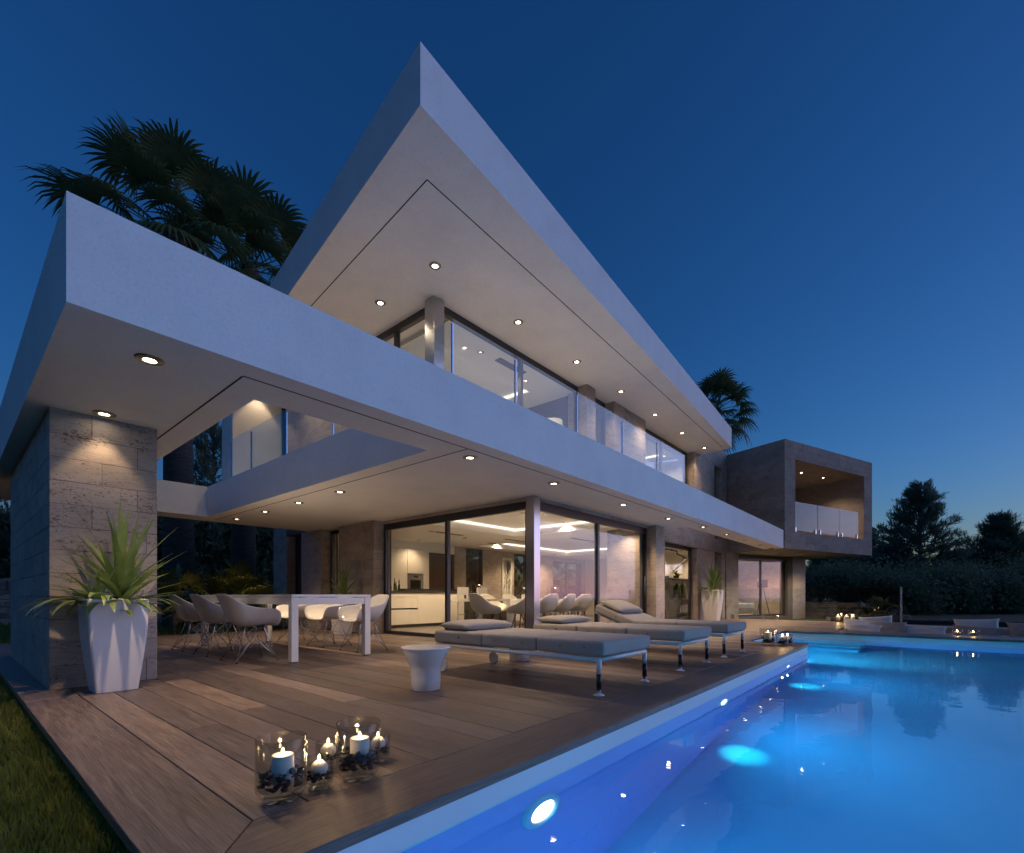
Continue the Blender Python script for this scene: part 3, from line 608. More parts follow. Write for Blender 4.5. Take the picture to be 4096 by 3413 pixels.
# ---- dining table
TB = (3.235, 7.30)
t = thing('outdoor_table', 'long white rectangular table under the pergola with six shell chairs', 'table', (TB[0], TB[1], 0))
hx, hy, tz, lw = .545, 1.565, .824, .085
MB().box(-hx, -hy, tz - .032, hx, hy, tz).build('table_top', 'white_lacquer', t, bevel=.003)
MB().box(-hx + .012, -hy + .09, tz - .125, -hx + .04, hy - .09, tz - .038).build('apron', 'white_lacquer', t); MB().box(hx - .04, -hy + .09, tz - .125, hx - .012, hy - .09, tz - .038).build('apron', 'white_lacquer', t)
MB().box(-hx + .09, -hy + .012, tz - .125, hx - .09, -hy + .04, tz - .038).build('apron', 'white_lacquer', t); MB().box(-hx + .09, hy - .04, tz - .125, hx - .09, hy - .012, tz - .038).build('apron', 'white_lacquer', t)
for sx in (-1, 1):
    for sy in (-1, 1):
        x = sx * (hx - lw / 2 - .004); y = sy * (hy - lw / 2 - .004)
        MB().box(x - lw / 2, y - lw / 2, .012, x + lw / 2, y + lw / 2, tz - .034).build('leg', 'white_lacquer', t, bevel=.003)
        MB().box(x - lw / 2 + .012, y - lw / 2 + .012, 0, x + lw / 2 - .012, y + lw / 2 - .012, .012).build('foot', 'black_matte', t)
# ---- armchair shell: v runs from the seat's front lip to the top of the back, s across
def interp(tab, t_):
    for (a, va), (b_, vb_) in zip(tab[:-1], tab[1:]):
        if t_ <= b_:
            k = (t_ - a) / (b_ - a); k = k * k * (3 - 2 * k) if False else k
            return tuple(p + (q - p) * k for p, q in zip(va, vb_)) if isinstance(va, tuple) else va + (vb_ - va) * k
    return tab[-1][1]
def shell_mesh(prof, rim, nu=20, nv=26, pw=2.8):
    """bucket shell: centre line prof (v -> y, z), rim line (v -> x, y, z); cross sections curve up from centre to rim"""
    b = MB(); vs = []
    def sm(tab, v_):
        a = [interp(tab, min(1, max(0, v_ + d))) for d in (-.035, 0, .035)]; return tuple(sum(q) / 3 for q in zip(*a))
    for i in range(nv + 1):
        v_ = i / nv; y, z = sm(prof, v_); rx, ry, rz_ = sm(rim, v_)
        for j in range(nu + 1):
            s = -1 + 2 * j / nu; k = abs(s) ** pw; e = 1 - (1 - abs(s)) ** 1.25
            vs.append((math.copysign(rx * e, s), y + (ry - y) * k, z + (rz_ - z) * k))
    fs = [(i * (nu + 1) + j, i * (nu + 1) + j + 1, (i + 1) * (nu + 1) + j + 1, (i + 1) * (nu + 1) + j) for i in range(nv) for j in range(nu)]
    b.add(vs, fs); return b
# chair faces +Y in its own frame (front lip at +y)
PR = [(0., (.245, .420)), (.06, (.235, .445)), (.14, (.18, .452)), (.28, (.07, .437)), (.40, (-.05, .425)), (.50, (-.14, .435)), (.58, (-.195, .475)), (.66, (-.230, .54)), (.76, (-.265, .64)), (.88, (-.305, .75)), (1., (-.345, .84))]
RM = [(0., (.20, .245, .425)), (.05, (.26, .265, .455)), (.10, (.295, .268, .525)), (.16, (.31, .255, .60)), (.22, (.315, .225, .638)), (.30, (.318, .165, .652)), (.42, (.318, .06, .660)), (.54, (.312, -.05, .672)), (.66, (.30, -.14, .695)), (.78, (.272, -.225, .742)), (.89, (.22, -.29, .795)), (1., (.12, -.34, .838))]
shell_b = shell_mesh(PR, RM)
def make_chair(label, group):
    c = thing('shell_chair', label, 'chair', group=group)
    sh = shell_b.build('seat_shell', 'chair_shell', c, smooth=True, solid=.012, subsurf=1)
    w = MB(); top = {(-1, 1): (-.13, .12, .43), (1, 1): (.13, .12, .43), (-1, -1): (-.13, -.11, .415), (1, -1): (.13, -.11, .415)}
    for (sx, sy), tp in top.items():
        ft = (sx * .245, sy * .245, .008)
        MB().tube([tp, (tp[0] * 1.02, tp[1] * 1.05, tp[2] - .05), ft], .0055, 7).build('leg', 'chrome', c, smooth=True)
        MB().lathe([(.0005, 0), (.013, 0), (.013, .010), (.006, .013)], 12, (ft[0], ft[1], 0)).build('foot', 'black_matte', c, smooth=True)
    f = {k: Vector((k[0] * .235, k[1] * .235, .03)) for k in top}; mid = {k: Vector(top[k]) * .5 + Vector((k[0] * .245, k[1] * .245, .01)) * .5 for k in top}
    w.tube([mid[(-1, -1)], mid[(1, -1)]], .0032, 6); w.tube([mid[(-1, 1)], mid[(1, 1)]], .0032, 6)
    cpts = [Vector((-.09, 0, .29)), Vector((.09, 0, .29))]; w.tube(cpts, .005, 6)
    for k in top:
        w.tube([f[k], Vector((k[0] * .09, 0, .29)), Vector((-k[0] * .10, -k[1] * .09, .42))], .0032, 6)
        w.tube([f[k], Vector((k[0] * .03, k[1] * .1, .30)), Vector((-k[0] * .12, k[1] * .10, .42))], .0032, 6)
        w.tube([f[k], Vector((k[0] * .16, k[1] * .02, .27)), Vector((k[0] * .12, -k[1] * .10, .41))], .0032, 6)
    w.build('wire_base', 'chrome', c, smooth=True); return c
labs = [('white shell armchair nearest the camera on the planter side of the table', 2.50, 6.45, R(-90)), ('white shell armchair in the middle of the row on the planter side', 2.50, 7.45, R(-90)), ('white shell armchair farthest back on the planter side of the table', 2.50, 8.42, R(-90)),
        ('white shell armchair beside the right front table leg, nearest the kitchen glass', 4.08, 6.38, R(90)), ('white shell armchair in the middle of the row on the house side', 4.08, 7.38, R(90)), ('white shell armchair farthest back on the house side of the table', 4.04, 8.37, R(90))]
c0 = make_chair(labs[0][0], 'shell chairs around the outdoor table')
for i, (lb, x, y, rz) in enumerate(labs):
    c = c0 if i == 0 else tree_copy(c0); c['label'] = lb; c.location = (x, y, 0); c.rotation_euler = (0, 0, rz + (0 if i == 0 else rnd.uniform(-.05, .05)))
# ---- sun loungers (front legs at y=2.0, head towards the house)
def pillow_mesh(sx, sy, sz, n=14, crease=.0, corner=.0, seed=0):
    r_ = random.Random(seed); b = MB(); vs = []; ph = r_.uniform(0, 6)
    for side in (1, -1):
        for i in range(n + 1):
            for j in range(n + 1):
                u, v_ = -1 + 2 * i / n, -1 + 2 * j / n
                h = ((1 - u ** 4) * (1 - v_ ** 4)) ** .55
                pu = 1 - corner * (1 - abs(v_) ** 3) ; pv = 1 - corner * (1 - abs(u) ** 3)
                wr = 1 + crease * (math.sin(5 * u + ph) * math.cos(4 * v_ - ph) + .6 * math.sin(9 * v_ + 3 * u * u + ph))
                vs.append((u * sx * pu, v_ * sy * pv, side * sz * h * wr))
    m_ = (n + 1) ** 2
    for s_ in (0, 1):
        for i in range(n):
            for j in range(n):
                q = (i * (n + 1) + j, (i + 1) * (n + 1) + j, (i + 1) * (n + 1) + j + 1, i * (n + 1) + j + 1); q = tuple(k + s_ * m_ for k in q); b.f.append(q if s_ == 0 else q[::-1])
    b.v = vs; me = bpy.data.meshes.new('p'); me.from_pydata(b.v, [], b.f); bm = bmesh.new(); bm.from_mesh(me); bmesh.ops.remove_doubles(bm, verts=bm.verts[:], dist=.0008); bmesh.ops.recalc_face_normals(bm, faces=bm.faces[:])
    b.v = [tuple(v.co) for v in bm.verts]; bm.verts.index_update(); b.f = [tuple(v.index for v in f.verts) for f in bm.faces]; bm.free(); bpy.data.meshes.remove(me); return b
def pad(y0, y1, hxw, z0, z1):
    b = MB(); b.box(-hxw, y0, z0, hxw, y1, z1); return b
def lounger(label, x, raised):
    t = thing('sun_lounger', label, 'sun lounger', (x, 2.0, 0), 0, 'sun loungers by the pool'); hw_ = .42; ly = 1.97; fz = .285
    fr = MB(); pts = [(-hw_, 0, fz), (-hw_, ly, fz), (hw_, ly, fz), (hw_, 0, fz)]
    for a_, b_ in zip(pts, pts[1:] + pts[:1]): fr.tube([a_, b_], .021, 10)
    for a_ in pts: fr.lathe([(.0005, -.021), (.015, -.015), (.021, 0), (.015, .015), (.0005, .021)], 10, a_)
    for yy in (.5, 1.0, 1.5): fr.tube([(-hw_, yy, fz), (hw_, yy, fz)], .012, 8)
    fr.build('frame', 'white_metal', t, smooth=True)
    for sx in (-1, 1):
        lg = MB(); lg.tube([(sx * hw_, 0, fz), (sx * hw_, 0, .17)], [.022, .019], 12); lo = lg.build('leg', 'white_metal', t, smooth=True)
        MB().tube([(sx * hw_, 0, .172), (sx * hw_, 0, .045)], .021, 14).build('sleeve', 'black', lo, smooth=True)
        MB().tube([(sx * hw_, 0, .045), (sx * hw_, 0, .020)], .015, 12).build('ferrule', 'steel', lo, smooth=True)
        MB().lathe([(.0005, .026), (.014, .024), (.03, .010), (.046, .004), (.046, 0), (.0005, 0)], 20, (sx * hw_, 0, 0)).build('foot_disc', 'white_metal', lo, smooth=True)
        wr = MB(); wr.lathe([(.055, -.012), (.066, -.013), (.072, -.006), (.072, .006), (.066, .013), (.055, .012)], 28, closed=True)
        wo = wr.build('wheel', 'white_metal', t, smooth=True); wo.location = (sx * (hw_ - .015), ly - .06, .072); wo.rotation_euler = (0, R(90), 0)
        MB().lathe([(.0005, -.006), (.055, -.006), (.055, .006), (.0005, .006)], 24).build('hub', 'white_lacquer', wo)
        MB().tube([(sx * hw_, ly - .06, fz), (sx * (hw_ - .015), ly - .06, .072)], .012, 8).build('wheel_leg', 'white_metal', t, smooth=True)
    z0, z1 = .312, .438; hp = .45
    segs = [(-.055, .62), (.622, 1.30)]
    for y0, y1 in segs: pad(y0, y1, hp, z0, z1).build('mattress', 'fabric', t, smooth=True, bevel=.040, seg=4)
    hd = pad(0, .70, hp, 0, z1 - z0).build('mattress', 'fabric', t, smooth=True, bevel=.040, seg=4); hd.location = (0, 1.302, z0)
    ang = R(21) if raised else 0.; hd.rotation_euler = (ang, 0, 0)
    for yy in (.12, .36, .78, 1.12): MB().box(-hp - .004, yy - .005, .374, -hp + .004, yy + .005, .385).build('button', 'black_matte', t)
    MB().box(-hp - .004, .30, .06, -hp + .004, .316, .078).build('button', 'black_matte', hd)
    MB().box(-.40, 0.0, -.028, .40, .70, -.012).build('backrest_board', 'white_metal', hd)
    # pillow
    p = tag(pillow_mesh(.40, .20, .055, 16, .01).build('pillow', 'fabric', None, smooth=True), None, 'pillow', None)
    y = 1.302 + .46 * math.cos(ang) - (z1 - z0 + .045) * math.sin(ang); z = z0 + .46 * math.sin(ang) + (z1 - z0 + .046) * math.cos(ang)
    p.location = (x, 2.0 + y + .02, z); p.rotation_euler = (ang + R(2), 0, 0); return t, p
for lb, pl, x, rs in (('flat sun lounger nearest the camera with grey cushions, beside the white side table', 'grey pillow on the nearest flat sun lounger', 3.858, False), ('flat grey sun lounger in the middle of the three', 'grey pillow on the middle sun lounger', 5.575, False), ('farthest sun lounger with its backrest raised', 'grey pillow on the raised backrest of the farthest lounger', 7.08, True)):
    t, p = lounger(lb, x, rs); p['label'] = pl
# ---- side tables
def side_table(label, x, y):
    t = thing('side_table', label, 'side table', (x, y, 0), 0, 'white flared side tables')
    MB().lathe([(.0005, 0), (.118, 0), (.122, .006), (.128, .10), (.132, .19), (.142, .215), (.168, .275), (.206, .348), (.206, .352), (.0005, .352)], 48).build('body', 'white_lacquer', t, smooth=False).data.polygons.foreach_set('use_smooth', [True] * (48 * 9))
    MB().lathe([(.0005, .353), (.210, .353), (.214, .357), (.214, .364), (.209, .368), (.0005, .368)], 48).build('top_disc', 'white_lacquer', t)
    MB().lathe([(.0005, -.0), (.12, 0), (.12, .004), (.0005, .004)], 32).build('base_ring', 'black_matte', t)
side_table('white flared round side table standing in front of the nearest lounger', 2.70, 3.27); side_table('white round side table half hidden under the nearest lounger', 4.66, 3.84)
# ---- planters and yuccas
def planter(label, x, y, s=1., rz=0., material='planter', group=None):
    t = thing('planter', label, 'planter', (x, y, 0), rz, group); b = MB(); rows = []
    lv = [(0, .140), (.005, .144), (.12, .157), (.27, .174), (.43, .190), (.58, .201), (.70, .205), (.775, .205), (.779, .203)]
    def sq(h, cr, n=5):
        o = []
        for k, (sx, sy) in enumerate(((1, 1), (-1, 1), (-1, -1), (1, -1))):
            for i in range(n):
                a_ = math.pi / 2 * (k + i / (n - 1)); o.append((sx * (h - cr) + cr * math.cos(a_), sy * (h - cr) + cr * math.sin(a_)))
        return o
    n = 20
    for z, h in lv: rows.append([(px * s, py * s, z * s) for px, py in sq(h, .022)])
    for z, h in ((.779, .188), (.72, .186)): rows.append([(px * s, py * s, z * s) for px, py in sq(h, .018)])
    b.add([p_ for r_ in rows for p_ in r_], [(i * n + j, i * n + (j + 1) % n, (i + 1) * n + (j + 1) % n, (i + 1) * n + j) for i in range(len(rows) - 1) for j in range(n)] + [tuple(range(n - 1, -1, -1))])
    b.build('pot', material, t, smooth=False)
    MB().add([(px * s, py * s, .725 * s) for px, py in sq(.187, .018)], [tuple(range(n))]).build('soil', 'soil', t); return t
def blade(b, base, az, el, ln, wd, droop, n=6, fold=.25, tw=0.):
    base = Vector(base); d = Vector((math.cos(az) * math.cos(el), math.sin(az) * math.cos(el), math.sin(el))); side = Vector((-math.sin(az), math.cos(az), 0)); p = base.copy(); vs = []; e = el
    for i in range(n + 1):
        t_ = i / n; w_ = wd * (1.0 - .25 * (1 - t_ * 4 if t_ < .25 else 0)) * (1 - max(0, (t_ - .35) / .65) ** 1.5) + .0012
        dd = Vector((math.cos(az) * math.cos(e), math.sin(az) * math.cos(e), math.sin(e))); up = side.cross(dd).normalized() * -1
        vs += [p - side * w_ + up * w_ * fold, p.copy(), p + side * w_ + up * w_ * fold]
        p = p + dd * (ln / n); e -= droop / n
    fs = []
    for i in range(n):
        k = i * 3; fs += [(k, k + 1, k + 4, k + 3), (k + 1, k + 2, k + 5, k + 4)]
    b.add(vs, fs)
def yucca(label, x, y, z, s=1., seed=1, full=1.):
    r_ = random.Random(seed); t = thing('yucca', label, 'plant', (x, y, z), 0, 'yuccas in tapered planters')
    def lf(i, base, az, el, ln, wd, dr, fold=.22):
        b = MB(); blade(b, tuple(q * s for q in base), az, el, ln * s, wd * s, dr, 8, fold); b.build('leaf', 'yucca', t, smooth=True)
    ga = 2.39996
    for i in range(int(52 * full)):     # main rosette
        k = i / 38; el = R(84 - 58 * k + r_.uniform(-7, 7)); lf(i, (.05 + r_.uniform(-.02, .02), r_.uniform(-.02, .02), -.02 + .16 * (1 - k)), i * ga + r_.uniform(-.3, .3), el, r_.uniform(.44, .66) * (1.1 - .25 * k), r_.uniform(.021, .033), R(6 + 16 * k) + r_.uniform(-.05, .1))
    for i in range(int(32 * full)):    # lower arching leaves spilling over the rim
        az = i * ga + r_.uniform(-.3, .3); lf(i, (.0 + .10 * math.cos(az) - .04, .10 * math.sin(az), -.02), az, R(r_.uniform(18, 44)), r_.uniform(.28, .46), r_.uniform(.025, .037), R(r_.uniform(50, 105)), .18)
    for i in range(int(10 * full)):   # small second shoot to the left
        lf(i, (-.11, -.02, -.01), i * ga + .4, R(r_.uniform(30, 80)), r_.uniform(.24, .42), r_.uniform(.014, .022), R(r_.uniform(5, 40)))
    MB().tube([(.04 * s, 0, -.08 * s), (.05 * s, 0, .14 * s)], [.05 * s, .03 * s], 8).build('stem', 'bark', t); return t
planter('tall tapered white planter in front of the stone pillar', .952, 5.30, 1.0, R(1), group='tapered planters'); yucca('big yucca in the white planter by the stone pillar', .952, 5.30, .745, 1.12, 3)
planter('white planter beside the kitchen pier behind the table', 5.52, 9.45, 1.0, 0, group='tapered planters'); yucca('yucca in the planter beside the kitchen pier', 5.52, 9.45, .745, 1.05, 5, .8)
planter('pale planter standing against the far study wall', 16.11, 5.20, 1.3, 0, group='tapered planters'); yucca('yucca in the far planter against the study wall', 16.11, 5.20, .97, 1.35, 9, .8)
# ---- candle lanterns on the deck
def vase(label, x, y, r_, h, group, foot=True, detail=1):
    t = thing('candle_glass', label, 'vase', (x, y, .002), 0, group); k = r_ / .095
    prof = [(.0005, .016 * k), (r_ * .70, .014 * k), (r_ * .90, .022 * k), (r_ * .98, .038 * k), (r_, .058 * k), (r_, h - .003), (r_ - .0015, h), (r_ - .004, h), (r_ - .005, h - .003), (r_ - .005, .062 * k), (r_ * .91, .046 * k), (r_ * .7, .040 * k), (.0005, .040 * k)]
    MB().lathe(prof, 40).build('cylinder', 'vase_glass', t, smooth=True)
    MB().lathe([(.0005, 0), (r_ * .70, 0), (r_ * .74, .004), (r_ * .66, .012 * k), (.0005, .0135 * k)], 36).build('base', 'vase_glass', t, smooth=True); return t
def flame(parent, z, s=1., power=.0, wx=0., wy=0.):
    s *= .8
    MB().tube([(0, 0, z - .002), (.0005, 0, z + .012 * s)], .0012 * s, 6).build('wick', 'wick', parent)
    MB().lathe([(.0003, .004 * s), (.0045 * s, .009 * s), (.0068 * s, .017 * s), (.0058 * s, .026 * s), (.0028 * s, .034 * s), (.0003, .039 * s)], 14, (0, 0, z)).build('flame', 'flame', parent, smooth=True)
    if power: point('candle_lamp', (wx, wy, parent.location.z + z + .05 * s), power, (1., .60, .26), .008)
def pillar_candle(label, x, y, z0, r_, h, s=1., power=.5, group='pillar candles'):
    t = thing('candle', label, 'candle', (x, y, z0), 0, group); tl = R(5)
    MB().lathe([(.0005, 0), (r_, 0), (r_, h - .004), (r_ - .003, h), (r_ * .5, h - .002), (.0005, h - .004)], 36).build('wax', 'wax', t, smooth=True); flame(t, h - .004, s, power, x, y)
def ball_candle(label, x, y, z0, r_, s=1., power=.35, group='ball candles'):
    t = thing('candle', label, 'candle', (x, y, z0), 0, group)
    MB().lathe([(max(.0005, r_ * math.sin(a_)), r_ - r_ * math.cos(a_)) for a_ in [math.pi * i / 14 for i in range(14)]] + [(.0005, 2 * r_ - .003)], 28).build('wax', 'wax', t, smooth=True); flame(t, 2 * r_ - .003, s, power, x, y)
pb = MB(); pb.lathe([(max(.0005, math.sin(a_)), -math.cos(a_)) for a_ in [math.pi * i / 8 for i in range(9)]], 12); pme = bpy.data.meshes.new('pebble'); pme.from_pydata(pb.v, [], pb.f); pme.polygons.foreach_set('use_smooth', [True] * len(pme.polygons)); pme.materials.append(MATS['pebble'])
def pebbles(label, x, y, z0, ri, ro, n, size, seed, hh=.05):
    t = thing('pebble_bed', label, 'pebbles', (x, y, z0), 0, 'pebbles in the candle glasses'); r_ = random.Random(seed)
    for i in range(n):
        lay = i % 3; a_ = i * 2.39996 + r_.uniform(-.3, .3); rr = math.sqrt(r_.uniform(ri ** 2, ro ** 2))
        o = link('pebble', pme, None, t); q = size * r_.uniform(.75, 1.25); rr = min(rr, ro - q * .93)
        o.scale = (q, q * r_.uniform(.65, .9), q * r_.uniform(.32, .46)); o.location = (rr * math.cos(a_), rr * math.sin(a_), .010 + hh * lay / 2 * r_.uniform(.7, 1.1)); o.rotation_euler = (r_.uniform(-.7, .7), r_.uniform(-.7, .7), r_.uniform(0, 6.28))
G = 'glass candle vases at the deck corner'
def big(label, x, y, seed, cl, pl):
    vase(label, x, y, .094, .245, G); pillar_candle(cl, x + .004, y - .004, .066, .041, .110, 1., .16); pebbles(pl, x, y, .050, .03, .088, 44, .021, seed, .052)
def small(label, x, y, seed, cl, pl):
    vase(label, x, y, .057, .125, G); ball_candle(cl, x, y, .048, .034, .85, .12); pebbles(pl, x, y, .032, .012, .052, 34, .0125, seed, .026)
big('tall candle glass nearest the deck corner', .868, 1.935, 1, 'thick white candle in the tall glass nearest the deck corner', 'dark pebbles in the tall glass nearest the deck corner')
small('small candle glass in front, between the two tall ones', 1.02, 1.925, 2, 'white ball candle in the small front glass', 'dark pebbles in the small front glass')
big('tall candle glass farther along the deck, right of the small ones', 1.192, 1.905, 3, 'thick white candle in the right tall glass', 'dark pebbles in the right tall glass')
small('small candle glass at the back, between the two tall ones', 1.165, 2.115, 4, 'white ball candle in the small back glass', 'dark pebbles in the small back glass')
small('small candle glass half hidden behind the right tall one', 1.378, 2.03, 5, 'white ball candle partly hidden behind the right tall glass', 'dark pebbles in the half hidden small glass')
G = 'candle glasses at the pool inlet corner'
def mid(x, y, h, r_, lab, cl, pl, ball, sd):
    vase(lab, x, y, r_, h, G)
    (ball_candle(cl, x, y, .06, .05, 1.2, .3, 'far candles') if ball else pillar_candle(cl, x, y, .06, .055, .15, 1.2, .3, 'far candles')); pebbles(pl, x, y, .045, .03, r_ * .9, 14, .034, sd, .05)
mid(8.80, 1.95, .27, .13, 'large candle glass on the deck corner where the pool turns', 'thick candle in the large glass where the pool turns', 'pebbles in the large glass where the pool turns', False, 6)
mid(8.77, 1.735, .17, .085, 'left of the two small candle glasses where the pool turns', 'ball candle in the left small glass where the pool turns', 'pebbles in the left small glass where the pool turns', True, 7)
mid(8.975, 1.70, .17, .085, 'right of the two small candle glasses where the pool turns', 'ball candle in the right small glass where the pool turns', 'pebbles in the right small glass where the pool turns', True, 8)
G = 'candle glasses by the glass fence'
for k, (x, y, lab, cl) in enumerate(((18.0, 2.02, 'left candle glass in front of the glass fence', 'candle in the left glass by the fence'), (17.93, 1.80, 'middle candle glass in front of the glass fence', 'candle in the middle glass by the fence'), (18.1, 1.66, 'right candle glass in front of the glass fence', 'candle in the right glass by the fence'))):
    vase(lab, x, y, .13, .27, G); pillar_candle(cl, x, y, .045, .055, .15, 1.4, 1.4, 'far candles')
G = 'candle glasses on the pool edge by the sofa'
for k, (x, y, lab, cl) in enumerate(((13.55, -.53, 'left candle glass on the pool edge before the sunken sofa', 'low candle in the left glass before the sofa'), (13.57, -.77, 'right candle glass on the pool edge before the sunken sofa', 'low candle in the right glass before the sofa'))):
    vase(lab, x, y, .085, .11, G); pillar_candle(cl, x, y, .035, .055, .035, 1.2, .4, 'far candles')
# ---- glass fence at the deck end
gf = thing('glass_fence', 'frameless glass fence with steel clamps at the far deck end', 'fence', (18.38, 3., 0)); GO = (18.38, 3., 0)
ys = [5.45, 4.0, 2.10, .55]
for a0, a1 in zip(ys[:-1], ys[1:]):
    MB().box(18.374, a1 + .012, .05, 18.386, a0 - .012, 1.06).build('pane', 'smoke_glass' if a0 < 3 else 'rail_glass', gf, off=GO)
    for q in (a0 - .22, a1 + .22): MB().box(18.34, q - .05, 0, 18.42, q + .05, .15).build('clamp', 'steel', gf, off=GO, bevel=.006)
MB().box(18.355, .48, 0, 18.405, .53, 1.08).build('post', 'steel', gf, off=GO)
# ---- sunken sofa and cushions
sf = thing('sunken_sofa', 'taupe built in sofa in the sunken lounge beyond the pool', 'sofa', (16., -2., -.55)); SO = (16., -2., -.55)
MB().box(16.6, -7., -.549, 17.35, .55, -.18).build('seat', 'fabric_taupe', sf, off=SO, bevel=.04, seg=3, smooth=True)
MB().box(17.38, -7., -.549, 17.75, 1.3, -.02).build('backrest', 'fabric_taupe', sf, off=SO, bevel=.05, seg=3, smooth=True)
MB().box(14.3, .62, -.549, 17.33, 1.36, -.12).build('corner_seat', 'fabric_taupe', sf, off=SO, bevel=.04, seg=3, smooth=True)
MB().box(17.80, -7., -.549, 18.40, 1.45, -.036).build('ledge', 'floor_tile', sf, off=SO)
cu = [('pale cushion lying nearest the glass fence candles', 15.2, 1.20, -.10, .41, .20, 8, 62, -80, 'fabric_pale'), ('tall pale cushion leaning behind the others at the lounge corner', 16.6, .98, -.03, .40, .25, -4, 68, -72, 'fabric_pale'), ('pale cushion lying behind the nearest one', 15.9, 1.30, -.05, .36, .21, 6, 50, -75, 'fabric_pale'), ('taupe cushion below the tall pale one', 15.7, .70, -.10, .40, .22, 0, 60, -84, 'fabric_taupe'),
      ('pale cushion lying alone on the sofa left of the two candle glasses', 15.9, .02, -.14, .48, .18, 3, 60, -86, 'fabric_pale'), ('large pale cushion standing upright behind the two candle glasses', 16.9, -1.02, -.06, .44, .26, -2, 68, -88, 'fabric_pale'), ('taupe cushion in front of the large upright pale one', 16.4, -1.0, -.20, .46, .24, 3, 62, -90, 'fabric_taupe'), ('taupe cushion at the right edge of the picture', 16.7, -2.1, -.14, .58, .28, 0, 66, -90, 'fabric_taupe'), ('small taupe cushion lying at the right edge', 16.2, -2.4, -.24, .4, .18, 0, 56, -86, 'fabric_taupe')]
for k, (lb, x, y, z, sx, sy, ty, tx, rz, mt) in enumerate(cu):
    p = tag(pillow_mesh(sx, sy, .10, 14, .10, .10, k).build('cushion', mt, None, smooth=True), lb, 'cushion', 'cushions in the sunken lounge'); p.location = (x, y, z + .055); p.rotation_euler = (R(tx), R(ty), R(rz))
# ================================================================== indoors
# tall kitchen units
kt = thing('kitchen_units', 'cream built in kitchen cupboards with an oven beside the dark door', 'cupboard', (8.5, 11.4, 0)); KO = (8.5, 11.4, 0)
for x0, x1, z0, z1 in ((7.94, 8.515, 0, 2.14), (8.525, 9.10, 1.46, 2.14), (8.525, 9.10, 0, .93)): MB().box(x0, 11.12, z0, x1, 11.7, z1).build('cupboard_door', 'kitchen_white', kt, off=KO, bevel=.003)
ov = thing('oven', 'steel built in oven with a black glass door', 'oven', (8.81, 11.4, .94)); OO = (8.81, 11.4, .94)
MB().box(8.53, 11.125, .942, 9.095, 11.7, 1.445).build('front', 'steel', ov, off=OO, bevel=.004); MB().box(8.63, 11.112, .98, 8.99, 11.124, 1.27).build('glass', 'oven_glass', ov, off=OO)
MB().box(8.76, 11.112, 1.35, 8.88, 11.124, 1.39).build('display', 'black', ov, off=OO)
for xx in (8.72, 8.92): MB().lathe([(.0005, .02), (.016, .018), (.018, 0)], 14).build('knob', 'chrome', ov).location = (xx - OO[0], 11.12 - OO[1], 1.335 - OO[2])
for c in ov.children:
    if c.name.startswith('knob'): c.rotation_euler = (R(90), 0, 0)
MB().tube([(8.6, 11.09, 1.425), (9.03, 11.09, 1.425)], .009, 8).build('handle', 'steel', ov, off=OO, smooth=True)
isl = thing('kitchen_island', 'white kitchen island with dark countertop behind the glass', 'kitchen island', (8.3, 10.4, 0)); IO = (8.3, 10.4, 0)
for x0, x1, z0, z1 in ((6.62, 8.07, .78, .895), (6.62, 8.07, .50, .773), (6.62, 8.07, .08, .46), (8.075, 9.04, .08, .895), (9.045, 9.75, .08, .895)): MB().box(x0, 10.10, z0, x1, 10.75, z1).build('panel', 'kitchen_white', isl, off=IO, bevel=.002)
MB().box(6.64, 10.13, 0, 10.4, 10.72, .079).build('plinth', 'counter_dark', isl, off=IO); MB().box(9.755, 10.12, .08, 10.4, 10.73, .895).build('end_panel', 'counter_dark', isl, off=IO); MB().box(6.62, 10.13, .46, 8.07, 10.6, .499).build('grip_recess', 'counter_dark', isl, off=IO)
MB().box(6.6, 10.07, .897, 10.45, 10.8, .937).build('countertop', 'counter_dark', isl, off=IO, bevel=.003); MB().box(8.05, 10.62, .938, 10.5, 10.95, 1.01).build('raised_bar', 'counter_dark', isl, off=IO)
for k, (x, h, s) in enumerate(((7.35, .20, .9), (7.43, .23, 1.), (7.52, .30, 1.05), (7.60, .22, .95), (7.66, .26, 1.))):
    b = thing('bottle', ['short dark bottle at the left end of the row on the kitchen counter', 'second bottle from the left on the kitchen counter', 'tallest dark bottle on the kitchen counter', 'fourth bottle from the left on the kitchen counter', 'rightmost dark bottle on the kitchen counter'][k], 'bottle', (x, 10.35 + .05 * (k % 2), .937), 0, 'bottles on the kitchen counter')
    MB().lathe([(.0005, 0), (.028 * s, 0), (.029 * s, .01), (.029 * s, h * .55), (.012, h * .75), (.011, h)], 16).build('glass', 'bottle_glass', b, smooth=True); MB().lathe([(.0005, h + .025), (.010, h + .025), (.012, h), (.0005, h)], 12).build('cap', 'black_matte', b)
# bar stools
def bar_stool(lb, x, y):
    t = thing('bar_stool', lb, 'bar stool', (x, y, 0), 0, 'white bar stools')
    MB().box(-.20, -.19, .66, .20, .19, .69).build('seat', 'white_lacquer', t, bevel=.012, seg=2, smooth=True)
    bk = MB(); bk.box(-.20, -.205, .66, -.14, -.175, 1.05); bk.box(.14, -.205, .66, .20, -.175, 1.05); bk.box(-.14, -.205, .66, .14, -.175, .74); bk.box(-.14, -.205, .84, .14, -.175, 1.05); bk.build('back', 'white_lacquer', t)
    MB().tube([(0, 0, .02), (0, 0, .66)], [.03, .022], 14).build('column', 'white_metal', t, smooth=True); MB().lathe([(.0005, 0), (.20, 0), (.20, .012), (.03, .025), (.0005, .025)], 28).build('base', 'chrome', t)
    MB().tube([(0, 0, .30), (-.13, -.16, .30), (.13, -.16, .30), (0, 0, .30)], .009, 8).build('footrest', 'chrome', t, smooth=True)
